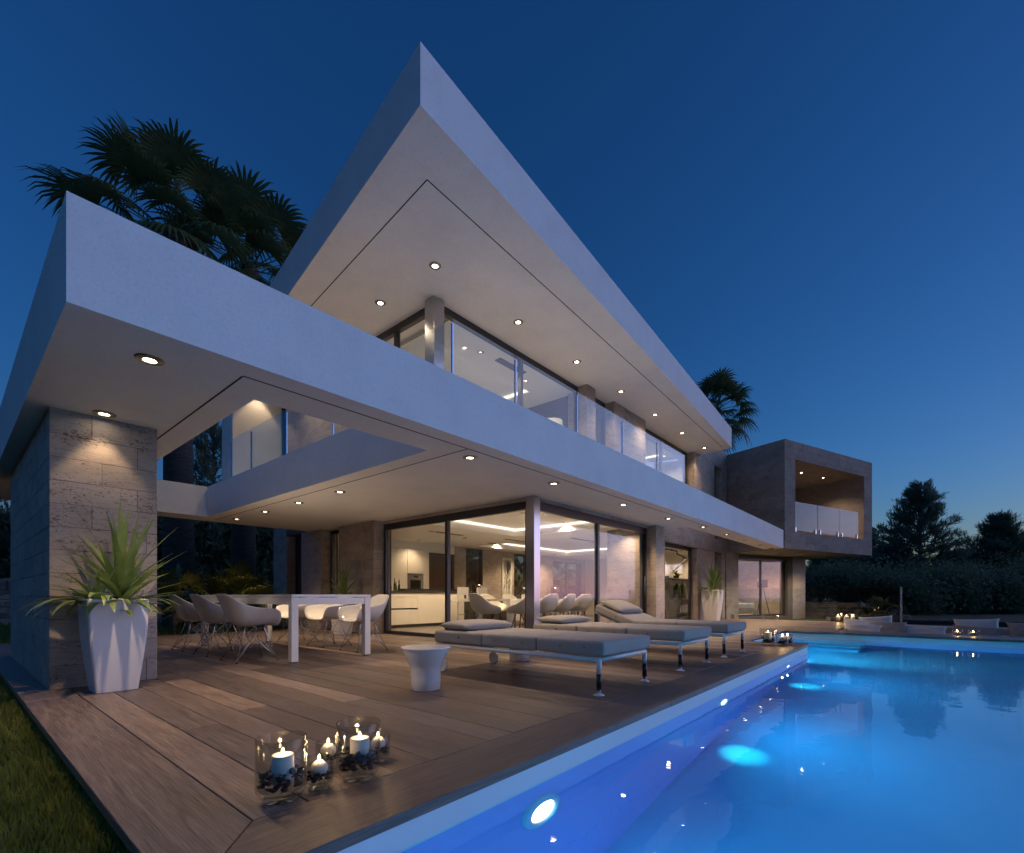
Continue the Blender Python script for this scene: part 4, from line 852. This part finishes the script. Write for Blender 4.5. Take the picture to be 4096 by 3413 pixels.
bar_stool('left white bar stool with a slotted back at the kitchen island', 9.15, 9.72); bar_stool('right white bar stool partly behind a dining chair', 9.93, 9.75)
# indoor dining table and chairs
dt = thing('indoor_dining_table', 'white dining table behind the corner glass', 'table', (8.95, 7.05, 0)); 
MB().box(-1.3, -.5, .70, 1.3, .5, .74).build('table_top', 'white_lacquer', dt, bevel=.003)
for sx in (-1, 1):
    for sy in (-1, 1): MB().box(sx * 1.25 - .05, sy * .45 - .05, 0, sx * 1.25 + .05, sy * .45 + .05, .699).build('leg', 'white_lacquer', dt)
MB().box(-1.2, -.48, .63, 1.2, -.46, .699).build('apron', 'white_lacquer', dt)
PR2 = [(0., (.23, .44)), (.06, (.22, .465)), (.2, (.12, .465)), (.38, (-.02, .45)), (.5, (-.13, .47)), (.6, (-.20, .53)), (.75, (-.24, .66)), (.9, (-.27, .79)), (1., (-.285, .87))]
RM2 = [(0., (.18, .23, .445)), (.08, (.25, .24, .50)), (.18, (.28, .215, .575)), (.3, (.29, .14, .61)), (.45, (.29, .03, .635)), (.6, (.285, -.07, .67)), (.75, (.265, -.16, .74)), (.88, (.21, -.23, .81)), (1., (.10, -.28, .865))]
sh2 = shell_mesh(PR2, RM2, 14, 16)
def bucket(lb, x, y, rz):
    t = thing('dining_chair', lb, 'chair', (x, y, 0), rz, 'upholstered bucket chairs at the indoor table'); sh2.build('seat_shell', 'fabric_pale', t, smooth=True, solid=.035, subsurf=1).data.materials[0] = MATS['kitchen_white']
    for sx in (-1, 1):
        for sy in (-1, 1): MB().tube([(sx * .10, sy * .10, .44), (sx * .20, sy * .20, 0)], [.017, .011], 8).build('leg', 'leg_wood', t, smooth=True)
    MB().tube([(-.14, -.14, .28), (.14, .14, .28)], .006, 6).build('stretcher', 'chrome', t); return t
for lb, x, y, rz in (('cream bucket chair at the head of the indoor table, left of the steel column', 7.12, 6.78, R(-100)), ('cream bucket chair half hidden behind the steel column', 7.72, 6.28, R(8)), ('cream bucket chair just right of the steel column', 8.46, 6.28, R(-6)), ('second cream bucket chair right of the steel column', 9.14, 6.28, R(4)), ('cream bucket chair farthest right on the near side of the indoor table', 9.82, 6.28, R(-10)),
                     ('cream bucket chair on the far side of the indoor table, left of the tree picture', 8.55, 7.85, R(180)), ('cream bucket chair on the far side of the table, right of the tree picture', 9.35, 7.85, R(176)), ('cream bucket chair at the far right of the indoor table', 10.1, 7.85, R(184))): bucket(lb, x, y, rz)
# flower bowl on the table
fb = thing('flower_sculpture', 'white petal shaped centrepiece on thin stems on the indoor table', 'centrepiece', (8.6, 6.85, .742))
for k in range(3):
    MB().tube([(.07 * k - .07, .03 * (k - 1), 0), (.08 * k - .08, .03 * (k - 1), .20 + .05 * k)], .004, 6).build('stem', 'chrome', fb)
    b = MB(); 
    for s_ in (-1, 1): blade(b, (.08 * k - .08, .03 * (k - 1), .20 + .05 * k), 0 if s_ > 0 else math.pi, R(10 + 25 * (k % 2)), .15, .05, R(-50), 5, .5)
    b.build('petal', 'white_lacquer', fb, smooth=True)
# tree picture
ar = thing('tree_picture', 'tall narrow picture of bare dark tree branches on the stone wall', 'picture', (12.81, 11.12, .70)); AO = (12.81, 11.12, .70)
MB().box(12.555, 11.105, .70, 13.065, 11.138, 2.135).build('canvas', 'art', ar, off=AO)
tb = MB(); rr = random.Random(4)
def branch(x, z, a_, ln, w_, d):
    if d == 0 or ln < .03: return
    x2, z2 = x + math.sin(a_) * ln, z + math.cos(a_) * ln
    if not (12.565 < x2 < 13.055 and z2 < 2.12): return
    p = Vector((math.cos(a_), 0, -math.sin(a_))) * w_; q = p * .65
    tb.add([(x - p.x, 11.1035, z - p.z), (x + p.x, 11.1035, z + p.z), (x2 + q.x, 11.1035, z2 + q.z), (x2 - q.x, 11.1035, z2 - q.z)], [(0, 1, 2, 3)])
    for k in range(2 + (d > 3)): branch(x2, z2, a_ + rr.uniform(-.65, .65), ln * rr.uniform(.68, .95), w_ * .62, d - 1)
for x, a_ in ((12.95, -.1), (12.72, .12), (12.62, .0), (12.85, .05)): branch(x, .71, a_, .34, .014, 8)
tb.build('painted_branches', 'black_matte', ar, off=AO)
# lamps on a sideboard along the stone wall
sbd = thing('sideboard', 'low dark sideboard along the stone wall at the back of the living room', 'sideboard', (13.5, 10.85, 0)); 
MB().box(-3., -.22, .08, 2.6, .22, .70).build('cabinet', 'counter_dark', sbd, bevel=.004); MB().box(-2.9, -.18, 0, 2.5, .18, .079).build('plinth', 'black_matte', sbd)
for x, lb in ((11.05, 'table lamp with metallic shade left of the narrow back window'), (15.35, 'table lamp with metallic shade beside the wide back window')):
    t = thing('table_lamp', lb, 'lamp', (x, 10.85, .702), 0, 'metallic table lamps'); MB().lathe([(.0005, 0), (.09, 0), (.09, .015), (.012, .03), (.010, .22), (.0005, .22)], 20).build('base', 'chrome', t, smooth=True); MB().lathe([(.17, .20), (.17, .46), (.166, .46), (.166, .20)], 32, closed=True).build('shade', 'lampshade_dark', t, smooth=True)
# living sofa at the right
ls = thing('living_sofa', 'white low sofa deep in the living room', 'sofa', (11.6, 8.6, 0)); 
MB().box(-.9, -.45, .10, .9, .45, .42).build('seat', 'fabric_pale', ls, bevel=.03, seg=3, smooth=True); MB().box(-.9, -.62, .10, .9, -.46, .72).build('back', 'fabric_pale', ls, bevel=.03, seg=3, smooth=True); MB().box(.91, -.6, .10, 1.1, .45, .60).build('arm', 'fabric_pale', ls, bevel=.03, seg=3, smooth=True)
MB().box(-1.1, -.6, .10, -.91, .45, .60).build('arm', 'fabric_pale', ls, bevel=.03, seg=3, smooth=True)
# study shelf
ss = thing('study_shelf', 'dark open shelf with vases and books inside the study door', 'shelf', (17., 6.7, 0)); SSO = (17., 6.7, 0)
for z in (.04, .19, .69, 1.40): MB().box(15.9, 6.55, z, 18.6, 6.89, z + .04).build('board', 'counter_dark', ss, off=SSO)
for x in (15.86, 18.6): MB().box(x, 6.55, 0, x + .04, 6.89, 1.5).build('side', 'counter_dark', ss, off=SSO)
for k, x in enumerate((16.95, 17.5)):
    t = thing('shelf_vase', ['left dark green bottle vase on the study shelf', 'right dark green bottle vase on the study shelf'][k], 'vase', (x, 6.7, .732), 0, 'vases on the study shelf'); MB().lathe([(.0005, 0), (.12, 0), (.135, .05), (.135, .36), (.09, .46), (.05, .48), (.05, .53), (.045, .53)], 24).build('body', 'bottle_glass', t, smooth=True); MB().lathe([(.055, .50), (.055, .535), (.0005, .535)], 16).build('neck_ring', 'steel', t)
x = 17.0; rr = random.Random(2)
for k in range(11):
    wd = rr.uniform(.05, .085); hh = rr.uniform(.24, .31)
    o = tag(MB().box(0, -.1, 0, wd - .004, .1, hh).build('book', ['white_lacquer', 'fabric_pale', 'counter_dark', 'kitchen_white'][k % 4], None, bevel=.002), '%s book, number %s from the left on the study shelf' % (['white', 'grey', 'dark', 'cream'][k % 4], ['one', 'two', 'three', 'four', 'five', 'six', 'seven', 'eight', 'nine', 'ten', 'eleven'][k]), 'book', 'books on the study shelf'); o.location = (x, 6.7, .231); x += wd
pl = thing('shelf_plant', 'dark leafy plant on the upper study shelf', 'plant', (16.9, 6.7, 1.44)); bb = MB()
for k in range(26): blade(bb, (0, 0, .08), k * 2.4, R(20 + (k * 37) % 60), .28, .025, R(50), 5)
bb.build('leaves', 'palm_leaf', pl); MB().lathe([(.0005, 0), (.09, 0), (.11, .10), (.10, .10), (.0005, .09)], 18).build('pot', 'counter_dark', pl)
sm = MB(); sm.tube([(14.6, 6.2, 2.30), (15.7, 6.2, 2.30), (15.7, 6.2, 2.20), (16.5, 6.2, 2.12), (16.5, 6.2, 2.06), (15.4, 6.2, 1.62)], .022, 6); o = tag(sm.build('zigzag_lamp', 'black_matte', None), 'dark zigzag pendant lamp hanging inside the study', 'lamp')
# bedroom
def wl(u, v_, z=0): return wp(u, v_, z)
q = wl(1.3, 3.4); bd_ = thing('bed', 'low bed with white mattress behind the bedroom glass', 'bed', (q[0], q[1], .02), wa)
MB().box(-1.3, -.95, .10, 1.0, .95, .27).build('base', 'fabric_taupe', bd_, bevel=.02); MB().box(-1.25, -.9, .275, .85, .9, .50).build('mattress', 'fabric_pale', bd_, bevel=.05, seg=3, smooth=True)
for sx in (-1.2, .9):
    for sy in (-.85, .85): MB().box(sx - .03, sy - .03, 0, sx + .03, sy + .03, .099).build('leg', 'steel', bd_)
dv = pillow_mesh(.75, .85, .09, 14, .12, .03, 3).build('duvet', 'fabric_pale', bd_, smooth=True); dv.location = (-.55, 0, .54)
q = wl(3.05, 2.75); tl = thing('tripod_lamp', 'dark tripod floor lamp at the right of the bedroom window', 'lamp', (q[0], q[1], .02))
for k in range(3): a_ = 2.1 * k + .5; MB().tube([(.03 * math.cos(a_), .03 * math.sin(a_), 1.15), (.28 * math.cos(a_), .28 * math.sin(a_), 0)], .016, 8).build('leg', 'black_matte', tl, smooth=True)
MB().lathe([(.20, 1.15), (.20, 1.48), (.196, 1.48), (.196, 1.15)], 28, closed=True).build('shade', 'black_matte', tl, smooth=True); MB().tube([(0, 0, 1.1), (0, 0, 1.3)], .01, 8).build('stem', 'steel', tl)
# lamp upstairs
fl_ = thing('floor_lamp', 'white drum shade floor lamp before the dark wood wall upstairs', 'lamp', (8.75, 6.25, UF)); MB().lathe([(.17, 1.45), (.23, 1.45), (.21, 1.83), (.20, 1.83), (.22, 1.46)], 36).build('shade', 'lampshade', fl_, smooth=True)
MB().tube([(0, 0, .02), (0, 0, 1.6)], .012, 8).build('stem', 'steel', fl_, smooth=True); MB().lathe([(.0005, 0), (.15, 0), (.15, .02), (.0005, .025)], 24).build('base', 'steel', fl_); MB().lathe([(.0005, 1.81), (.20, 1.815), (.0005, 1.82)], 24).build('diffuser', 'lampshade', fl_)
# ================================================================== plants
def np_obj(name, V, F, material, parent=None, smooth=False):
    me = bpy.data.meshes.new(name); V = np.asarray(V, dtype=np.float32); F = np.asarray(F, dtype=np.int32)
    me.vertices.add(len(V)); me.vertices.foreach_set('co', V.ravel()); k = F.shape[1]; me.loops.add(F.size); me.loops.foreach_set('vertex_index', F.ravel()); me.polygons.add(len(F))
    me.polygons.foreach_set('loop_start', np.arange(0, F.size, k, dtype=np.int32)); me.polygons.foreach_set('loop_total', np.full(len(F), k, dtype=np.int32)); me.update(calc_edges=True)
    return link(name, me, material, parent, smooth)
# ---- grass
def grass(name, pts, h, wd, material, seed, lean=.5):
    g_ = np.random.default_rng(seed); n = len(pts); az = g_.uniform(0, 2 * np.pi, n); hh = h * g_.uniform(.45, 1.25, n); ww = wd * g_.uniform(.6, 1.3, n); ln = g_.uniform(.1, lean, n) * hh; la = g_.uniform(0, 2 * np.pi, n)
    sx, sy = np.cos(az) * ww, np.sin(az) * ww; lx, ly = np.cos(la) * ln, np.sin(la) * ln; x, y, z = pts.T
    v = np.empty((n, 5, 3)); v[:, 0] = np.c_[x - sx, y - sy, z]; v[:, 1] = np.c_[x + sx, y + sy, z]; v[:, 2] = np.c_[x + sx * .7 + lx * .35, y + sy * .7 + ly * .35, z + hh * .55]; v[:, 3] = np.c_[x - sx * .7 + lx * .35, y - sy * .7 + ly * .35, z + hh * .55]; v[:, 4] = np.c_[x + lx, y + ly, z + hh]
    b_ = np.arange(n)[:, None] * 5; f = np.concatenate([b_ + np.array([0, 1, 2]), b_ + np.array([0, 2, 3]), b_ + np.array([3, 2, 4])])
    return np_obj(name, v.reshape(-1, 3), f, material)
gr = np.random.default_rng(5)
n = 42000; px = .42 - gr.random(n) ** 1.6 * 1.7; py = 1.75 + gr.random(n) ** 1.3 * 7.; 
o = grass('near_grass', np.c_[px, py, np.full(n, GZ)], .075, .0042, 'grass', 1); tag(o, 'short green grass along the left edge of the deck', 'grass', kind='stuff')
n = 30000; px = gr.uniform(-4, 8, n); py = 11.9 + gr.random(n) ** 1.5 * 10.; o = grass('back_grass', np.c_[px, py, np.full(n, GZ)], .14, .010, 'grass', 2); tag(o, 'lawn behind the terrace in front of the garden wall', 'grass', kind='stuff')
# ---- garden walls
def rubble(name, label, P0, P1, z0, z1, th, sz, seed, mt='garden_stone'):
    t = thing(name, label, 'wall', (P0[0], P0[1], z0)); d = Vector((P1[0] - P0[0], P1[1] - P0[1], 0)); W = d.length; d.normalize(); ang = math.atan2(d.y, d.x); t.rotation_euler = (0, 0, ang)
    MB().box(0, .04, 0, W, th, z1 - z0 - .02).build('wall_core', mt, t); r_ = random.Random(seed); b = MB(); z = 0
    while z < z1 - z0 - .02:
        h = r_.uniform(.7, 1.2) * sz; h = min(h, z1 - z0 - z); u = 0
        while u < W:
            w_ = min(r_.uniform(1., 2.4) * sz, W - u)
            if w_ > .03: b.box(u + .008, r_.uniform(0, .025), z + .008, u + w_ - .008, .12, z + h - .006)
            u += w_
        z += h
    tag(b.build('rubble_stone', mt, t, bevel=.012), kind='stuff'); return t
rubble('garden_wall_stone', 'pale rubble stone wall at the back of the garden', (-7, 22.), (9., 22.), GZ, 1.37, .4, .30, 1)
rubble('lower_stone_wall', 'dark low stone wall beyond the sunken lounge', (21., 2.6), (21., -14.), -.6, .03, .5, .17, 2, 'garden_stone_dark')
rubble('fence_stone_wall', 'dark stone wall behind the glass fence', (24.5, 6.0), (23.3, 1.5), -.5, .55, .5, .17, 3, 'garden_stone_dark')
# ---- fan palms
def fan_leaf(V_, F_, base, d, size, petl, wd, droop, r_, nseg=26, spread=R(235), up=None):
    base = Vector(base); d = Vector(d).normalized(); side = d.cross(Vector((0, 0, 1))); side = side.normalized() if side.length > .05 else Vector((1, 0, 0)); nrm = side.cross(d).normalized()
    # petiole
    hub = base + d * petl + Vector((0, 0, -.10 * petl * petl * max(0., d.x * d.x + d.y * d.y) ** .5))
    o = len(V_); w_ = wd * 1.1
    V_ += [base - side * w_, base + side * w_, hub + side * w_ * .6, hub - side * w_ * .6]; F_.append((o, o + 1, o + 2, o + 3))
    o = len(V_); V_ += [base - nrm * w_, base + nrm * w_, hub + nrm * w_ * .6, hub - nrm * w_ * .6]; F_.append((o, o + 1, o + 2, o + 3))
    for k in range(nseg):
        a_ = -spread / 2 + spread * (k + .5) / nseg; ln = size * (1 - .28 * abs(a_ / (spread / 2)) ** 2) * r_.uniform(.9, 1.08)
        dd = (d * math.cos(a_) + side * math.sin(a_)).normalized(); pl = dd.cross(nrm).normalized(); sw = spread / nseg * .52; pts = []
        cup = .10 * math.cos(a_ * .7); p = hub.copy(); N_ = 5; e = 0.
        for i in range(N_ + 1):
            t_ = i / N_
            w2 = (t_ * size * sw if t_ < .5 else .5 * size * sw * (1 - (t_ - .5) / .5) ** .9) * .98 + .001
            q = hub + dd * ln * t_ * (1 - .10 * t_ * t_) + nrm * (cup * size * t_ * (1 - t_)) + Vector((0, 0, -droop * size * t_ ** 2.6 * r_.uniform(.85, 1.15)))
            fo = nrm * w2 * (.35 if k % 2 else -.35) * 0
            pts.append((q - pl * w2, q + nrm * w2 * .45, q + pl * w2))
        o = len(V_)
        for a1, a2, a3 in pts: V_ += [a1, a2, a3]
        for i in range(N_):
            q = o + i * 3; F_ += [(q, q + 1, q + 4, q + 3), (q + 1, q + 2, q + 5, q + 4)]
def fan_palm(label, x, y, z0, ztop, crown, nleaf, trunk_r, seed, mt='palm_leaf', lean=(0, 0), nseg=24, lo=-55, cat='palm tree', name='fan_palm', pet=.55, group='fan palms behind the villa'):
    r_ = random.Random(seed); t = thing(name, label, cat, (x, y, z0), 0, group); h = ztop - z0
    if trunk_r:
        pts = [(lean[0] * (k / 6) ** 2, lean[1] * (k / 6) ** 2, h * k / 6) for k in range(7)]; MB().tube(pts, [trunk_r * (1.15 - .3 * k / 6) for k in range(7)], 20).build('trunk', 'bark', t, smooth=True)
    V_, F_ = [], []
    for k in range(nleaf):
        el = R(lo + (85 - lo) * ((k + .5) / nleaf) ** 1.0 + r_.uniform(-8, 8)); az = k * 2.39996 + r_.uniform(-.25, .25); d = (math.cos(az) * math.cos(el), math.sin(az) * math.cos(el), math.sin(el)); s = crown * r_.uniform(.85, 1.1)
        fan_leaf(V_, F_, (lean[0], lean[1], h), d, s * (1 - pet), s * pet, .010 + .012 * crown / 3, .28 + .25 * (1 - math.sin(max(el, -1))) * .5, r_, nseg)
    np_obj('crown', [tuple(v_) for v_ in V_], F_, mt, t); return t
def at(u, v_, dep):
    th = R(40.37); a_ = (u - 2048.) / 1937; b_ = (v_ - 2386.) / 1937; return ((math.cos(th) + a_ * math.sin(th)) * dep, (math.sin(th) - a_ * math.cos(th)) * dep, .8 - b_ * dep)
p = at(715, 2386, 14.2); c = at(705, 955, 14.2); fan_palm('big fan palm rising behind the pergola corner', p[0], p[1], GZ, c[2], 3.3, 40, .36, 11, lean=(c[0] - p[0], c[1] - p[1]), nseg=30, pet=.60, lo=-38)
p = at(973, 2386, 16.4); c = at(1000, 1080, 16.4); fan_palm('second fan palm standing behind the roof corner', p[0], p[1], GZ, c[2], 3.2, 34, .34, 12, lean=(c[0] - p[0], c[1] - p[1]), nseg=26)
p = at(2870, 1640, 27.); fan_palm('fan palm peeking over the right end of the roof', p[0], p[1], GZ, p[2], 2.5, 40, .25, 13, nseg=24)
p = at(945, 2440, 11.6); fan_palm('bushy fan palm shrub behind the table', p[0], p[1], GZ, .30, 1.55, 24, .10, 14, 'shrub_leaf', nseg=26, lo=8, cat='shrub', name='palm_shrub', group='palm shrubs')
p = at(700, 2440, 10.7); fan_palm('small palm shrub between the pillar and the white chairs', p[0], p[1], GZ, .45, 1.25, 14, .06, 15, 'shrub_leaf', nseg=22, lo=0, cat='shrub', name='palm_shrub', group='palm shrubs')
p = at(3510, 2440, 17.2); fan_palm('lit palm shrub behind the glass fence', 19.35, 1.12, -.5, .05, .95, 18, .05, 16, 'shrub_leaf', nseg=24, lo=10, cat='shrub', name='palm_shrub', pet=.4, group='palm shrubs')
fan_palm('palm growing behind the wide back window of the living room', 19.5, 14.2, GZ, 1.4, 2.2, 24, .2, 17, nseg=22)
# ---- pines and broadleaf trees
def tuft_cloud(centres, dirs, size, nb, seed, wd=.10):
    g_ = np.random.default_rng(seed); n = len(centres); c = np.repeat(centres, nb, 0); d = np.repeat(dirs, nb, 0) + g_.normal(0, .55, (n * nb, 3)); d /= np.linalg.norm(d, axis=1)[:, None] + 1e-9
    s = np.cross(d, g_.normal(0, 1, (n * nb, 3))); s /= np.linalg.norm(s, axis=1)[:, None] + 1e-9; ln = size * g_.uniform(.6, 1.25, (n * nb, 1)); c = c + g_.normal(0, size * .18, c.shape)
    v = np.stack([c - s * ln * wd, c + d * ln * .6 - s * ln * wd * .9, c + d * ln, c + s * ln * wd + d * ln * .35], 1); f = np.arange(n * nb * 4).reshape(-1, 4); return v.reshape(-1, 3), f
def pine(name, label, x, y, h, rad, seed, group, z0=GZ, base=.05, nb=95, size=.32, dens=1.):
    g_ = np.random.default_rng(seed); r_ = random.Random(seed); t = thing(name, label, 'tree', (x, y, z0), 0, group); tr = MB(); lx = r_.uniform(-.02, .02) * h; cs = []; ds = []
    tr.tube([(lx * k, 0, h * .97 * k) for k in (0, .25, .5, .75, 1.)], [.020 * h, .016 * h, .012 * h, .007 * h, .003 * h], 9)
    lobes = [r_.uniform(0, 6.28) for _ in range(3)]
    for k in range(nb):
        f = base + (1 - base) * ((k + r_.random()) / nb) ** .9; az = k * 2.39996 + r_.uniform(-.5, .5); d_ = 1 - f
        prof = min(1., (d_ / .60) ** .95) * (.80 + .24 * math.sin(2 * az + lobes[0] + 5 * f) + .12 * math.sin(11 * f + lobes[1])) ; ln = rad * prof * r_.uniform(.72, 1.12) + .12 * rad * (d_ < .2) + .10
        el = R(r_.uniform(5, 25) + 30 * f * f); p0 = Vector((lx * f, 0, h * .95 * f)); d = Vector((math.cos(az) * math.cos(el), math.sin(az) * math.cos(el), math.sin(el))); tr.tube([p0, p0 + d * ln * .5 + Vector((0, 0, -.04 * ln)), p0 + d * ln], [.006 * h * d_ + .016, .005 * h * d_ + .010, .006], 5, False)
        nt_ = max(3, int((4 + 3.2 * ln) * dens))
        for q in range(nt_):
            tt = .25 + .78 * (q + r_.random()) / nt_; b0 = p0 + d * ln * tt; ta = az + r_.choice((-1, 1)) * r_.uniform(.2, 1.15); te = el + r_.uniform(-.15, .75); td = Vector((math.cos(ta) * math.cos(te), math.sin(ta) * math.cos(te), math.sin(te))); tl_ = (.20 + .30 * ln * (1.1 - tt) * .7 + .14) * r_.uniform(.7, 1.2)
            tr.tube([b0, b0 + td * tl_], [.010, .005], 3, False)
            m_ = max(3, int(tl_ / .13)); ss = (np.arange(m_) + .6) / m_; cs.append(np.array(b0)[None] + np.array(td)[None] * (tl_ * ss)[:, None] + g_.normal(0, .05, (m_, 3))); ds.append(np.repeat(np.array([[td.x, td.y, td.z + .45]]), m_, 0))
    tr.build('trunk', 'bark', t, smooth=True); v, f = tuft_cloud(np.concatenate(cs), np.concatenate(ds), size, 9, seed, .060); np_obj('crown', v, f, 'pine_needle', t); return t
def tree(name, label, x, y, h, rad, seed, kind, group, z0=GZ, base=.12, tufts=5200, size=.30):
    g_ = np.random.default_rng(seed); r_ = random.Random(seed); t = thing(name, label, 'tree', (x, y, z0), 0, group); tr = MB(); lean = r_.uniform(-.03, .03)
    tr.tube([(lean * h * k, 0, h * .95 * k) for k in (0, .25, .5, .75, 1.)], [.045 * h * .6, .022 * h, .017 * h, .010 * h, .004 * h], 9); cs = []; ds = []; nb = 34 if kind == 'pine' else 26
    for k in range(nb):
        f = base + (1 - base) * (k + .5) / nb; az = k * 2.39996 + r_.uniform(-.4, .4)
        prof = (((1 - f) / (1 - base)) ** .92 * (.80 + .28 * math.sin(k * 1.7 + seed)) + .03 if kind == 'pine' else math.sin(math.pi * (.15 + .8 * (f - base) / (1 - base))) ** .6)
        ln = rad * prof * r_.uniform(.7, 1.15) + .15; el = R(r_.uniform(8, 34)) if kind == 'pine' else R(r_.uniform(0, 55)); p0 = Vector((lean * h * f, 0, h * .93 * f)); d = Vector((math.cos(az) * math.cos(el), math.sin(az) * math.cos(el), math.sin(el)))
        p1 = p0 + d * ln; tr.tube([p0, p0 + d * ln * .5 + Vector((0, 0, -.03 * ln)), p1], [.010 * h * (1 - f) + .02, .008 * h * (1 - f) + .012, .008], 5, False)
        m_ = int(tufts / nb * (.5 + prof)); tt = g_.uniform(.22, 1.06, m_) ** .75; sp = .26 * ln * (.35 + tt) + .10
        pc = np.array(p0)[None] + np.array(d)[None] * (ln * tt)[:, None] + g_.normal(0, 1, (m_, 3)) * sp[:, None] * np.array([1, 1, .42 if kind == 'pine' else .75]); cs.append(pc)
        dd = np.array(d)[None] * .6 + np.array([0, 0, .7])[None] + g_.normal(0, .3, (m_, 3)); ds.append(dd)
    tr.build('trunk', 'bark', t, smooth=True)
    v, f = tuft_cloud(np.concatenate(cs), np.concatenate(ds), size, 5 if kind == 'pine' else 4, seed, .085 if kind == 'pine' else .24); np_obj('crown', v, f, 'pine_needle' if kind == 'pine' else 'broadleaf', t); return t
G = 'pines beyond the pool'
RT_ = [(3680, 1945, 33, 3.3, 'tallest pine beyond the pool, right of the wing'), (4000, 2075, 33, 2.7, 'pine at the right edge of the picture'), (3450, 2145, 40, 3.2, 'pine directly behind the wing balcony'), (3300, 2215, 33, 2.8, 'low pine under the wing overhang'), (3840, 2225, 39, 3., 'low pine filling the gap between the two tall ones'), (4120, 2175, 36, 2.6, 'pine beyond the right edge'), (3560, 2215, 34, 2.6, 'low pine in front of the tallest one, behind the fence post')]
for k, (u, v_, dep, rad, lb) in enumerate(RT_):
    p = at(u, v_, dep); pine('pine_tree', lb, p[0], p[1], p[2] + .6, rad, 30 + k, G, -.6, .04, 115, .34)
SH = [(3310, 2310, 27, 1.5, 'dark bush behind the stone wall below the wing'), (3430, 2290, 29, 1.7, 'dark bush behind the glass fence, left of the lit palm shrub'), (3560, 2325, 26, 1.5, 'dark bush behind the glass fence post'), (3660, 2275, 30, 1.8, 'dark bush under the left half of the tallest pine'), (3770, 2310, 27, 1.6, 'dark bush under the right half of the tallest pine'), (3860, 2270, 31, 1.8, 'dark bush in the gap between the two tall pines'), (3950, 2320, 27, 1.5, 'dark bush under the pine at the right edge'), (4060, 2285, 29, 1.8, 'dark bush at the right edge of the garden')]
for k, (u, v_, dep, rad, lb) in enumerate(SH):
    p = at(u, v_, dep); tree('dark_shrub', lb, p[0], p[1], p[2] + .6 - rad * .35, rad, 50 + k, 'broad', 'bushes beyond the pool', -.6, .02, 13000, .115)
G = 'trees behind the garden wall'
LT = [(60, 2090, 19, 2.6, 'pine', 'pine left of the stone pillar beyond the garden wall'), (860, 1690, 20.5, 2.2, 'pine', 'pine seen through the pergola opening right of the palm trunk'), (560, 2130, 20, 2.4, 'broad', 'dark tree hidden behind the stone pillar'), (800, 2080, 22, 2.6, 'broad', 'dark leafy tree between the two palm trunks'), (1050, 2060, 23, 2.6, 'broad', 'dark leafy tree beside the house wall'), (-260, 2150, 19, 2.6, 'broad', 'dark tree at the far left'), (690, 2200, 24, 2.6, 'broad', 'dark tree behind the big palm trunk'), (950, 2190, 25, 2.8, 'broad', 'dark tree far behind the second palm trunk')]
for k, (u, v_, dep, rad, kd, lb) in enumerate(LT):
    D = at(u, 2386, 1.); dep = dep if D[1] * dep > 22.9 else 23.2 / D[1]; p = at(u, v_, dep); (pine('pine_tree', lb, p[0], p[1], p[2] - GZ, rad, 70 + k, G, GZ, .08, 80, .26) if kd == 'pine' else tree('leafy_tree', lb, p[0], p[1], p[2] - GZ, rad, 70 + k, kd, G, GZ, .08, 9000, .19))
for k, (x, y, rad, h) in enumerate(((14.6, 14.6, 1.6, 3.2), (12., 15., 1.5, 3.0))): tree('leafy_tree', ['dark tree outside the wide living room back window', 'dark tree outside the narrow back window'][k], x, y, h, rad, 90 + k, 'broad', 'garden trees north of the house', GZ, .1, 3000, .26)
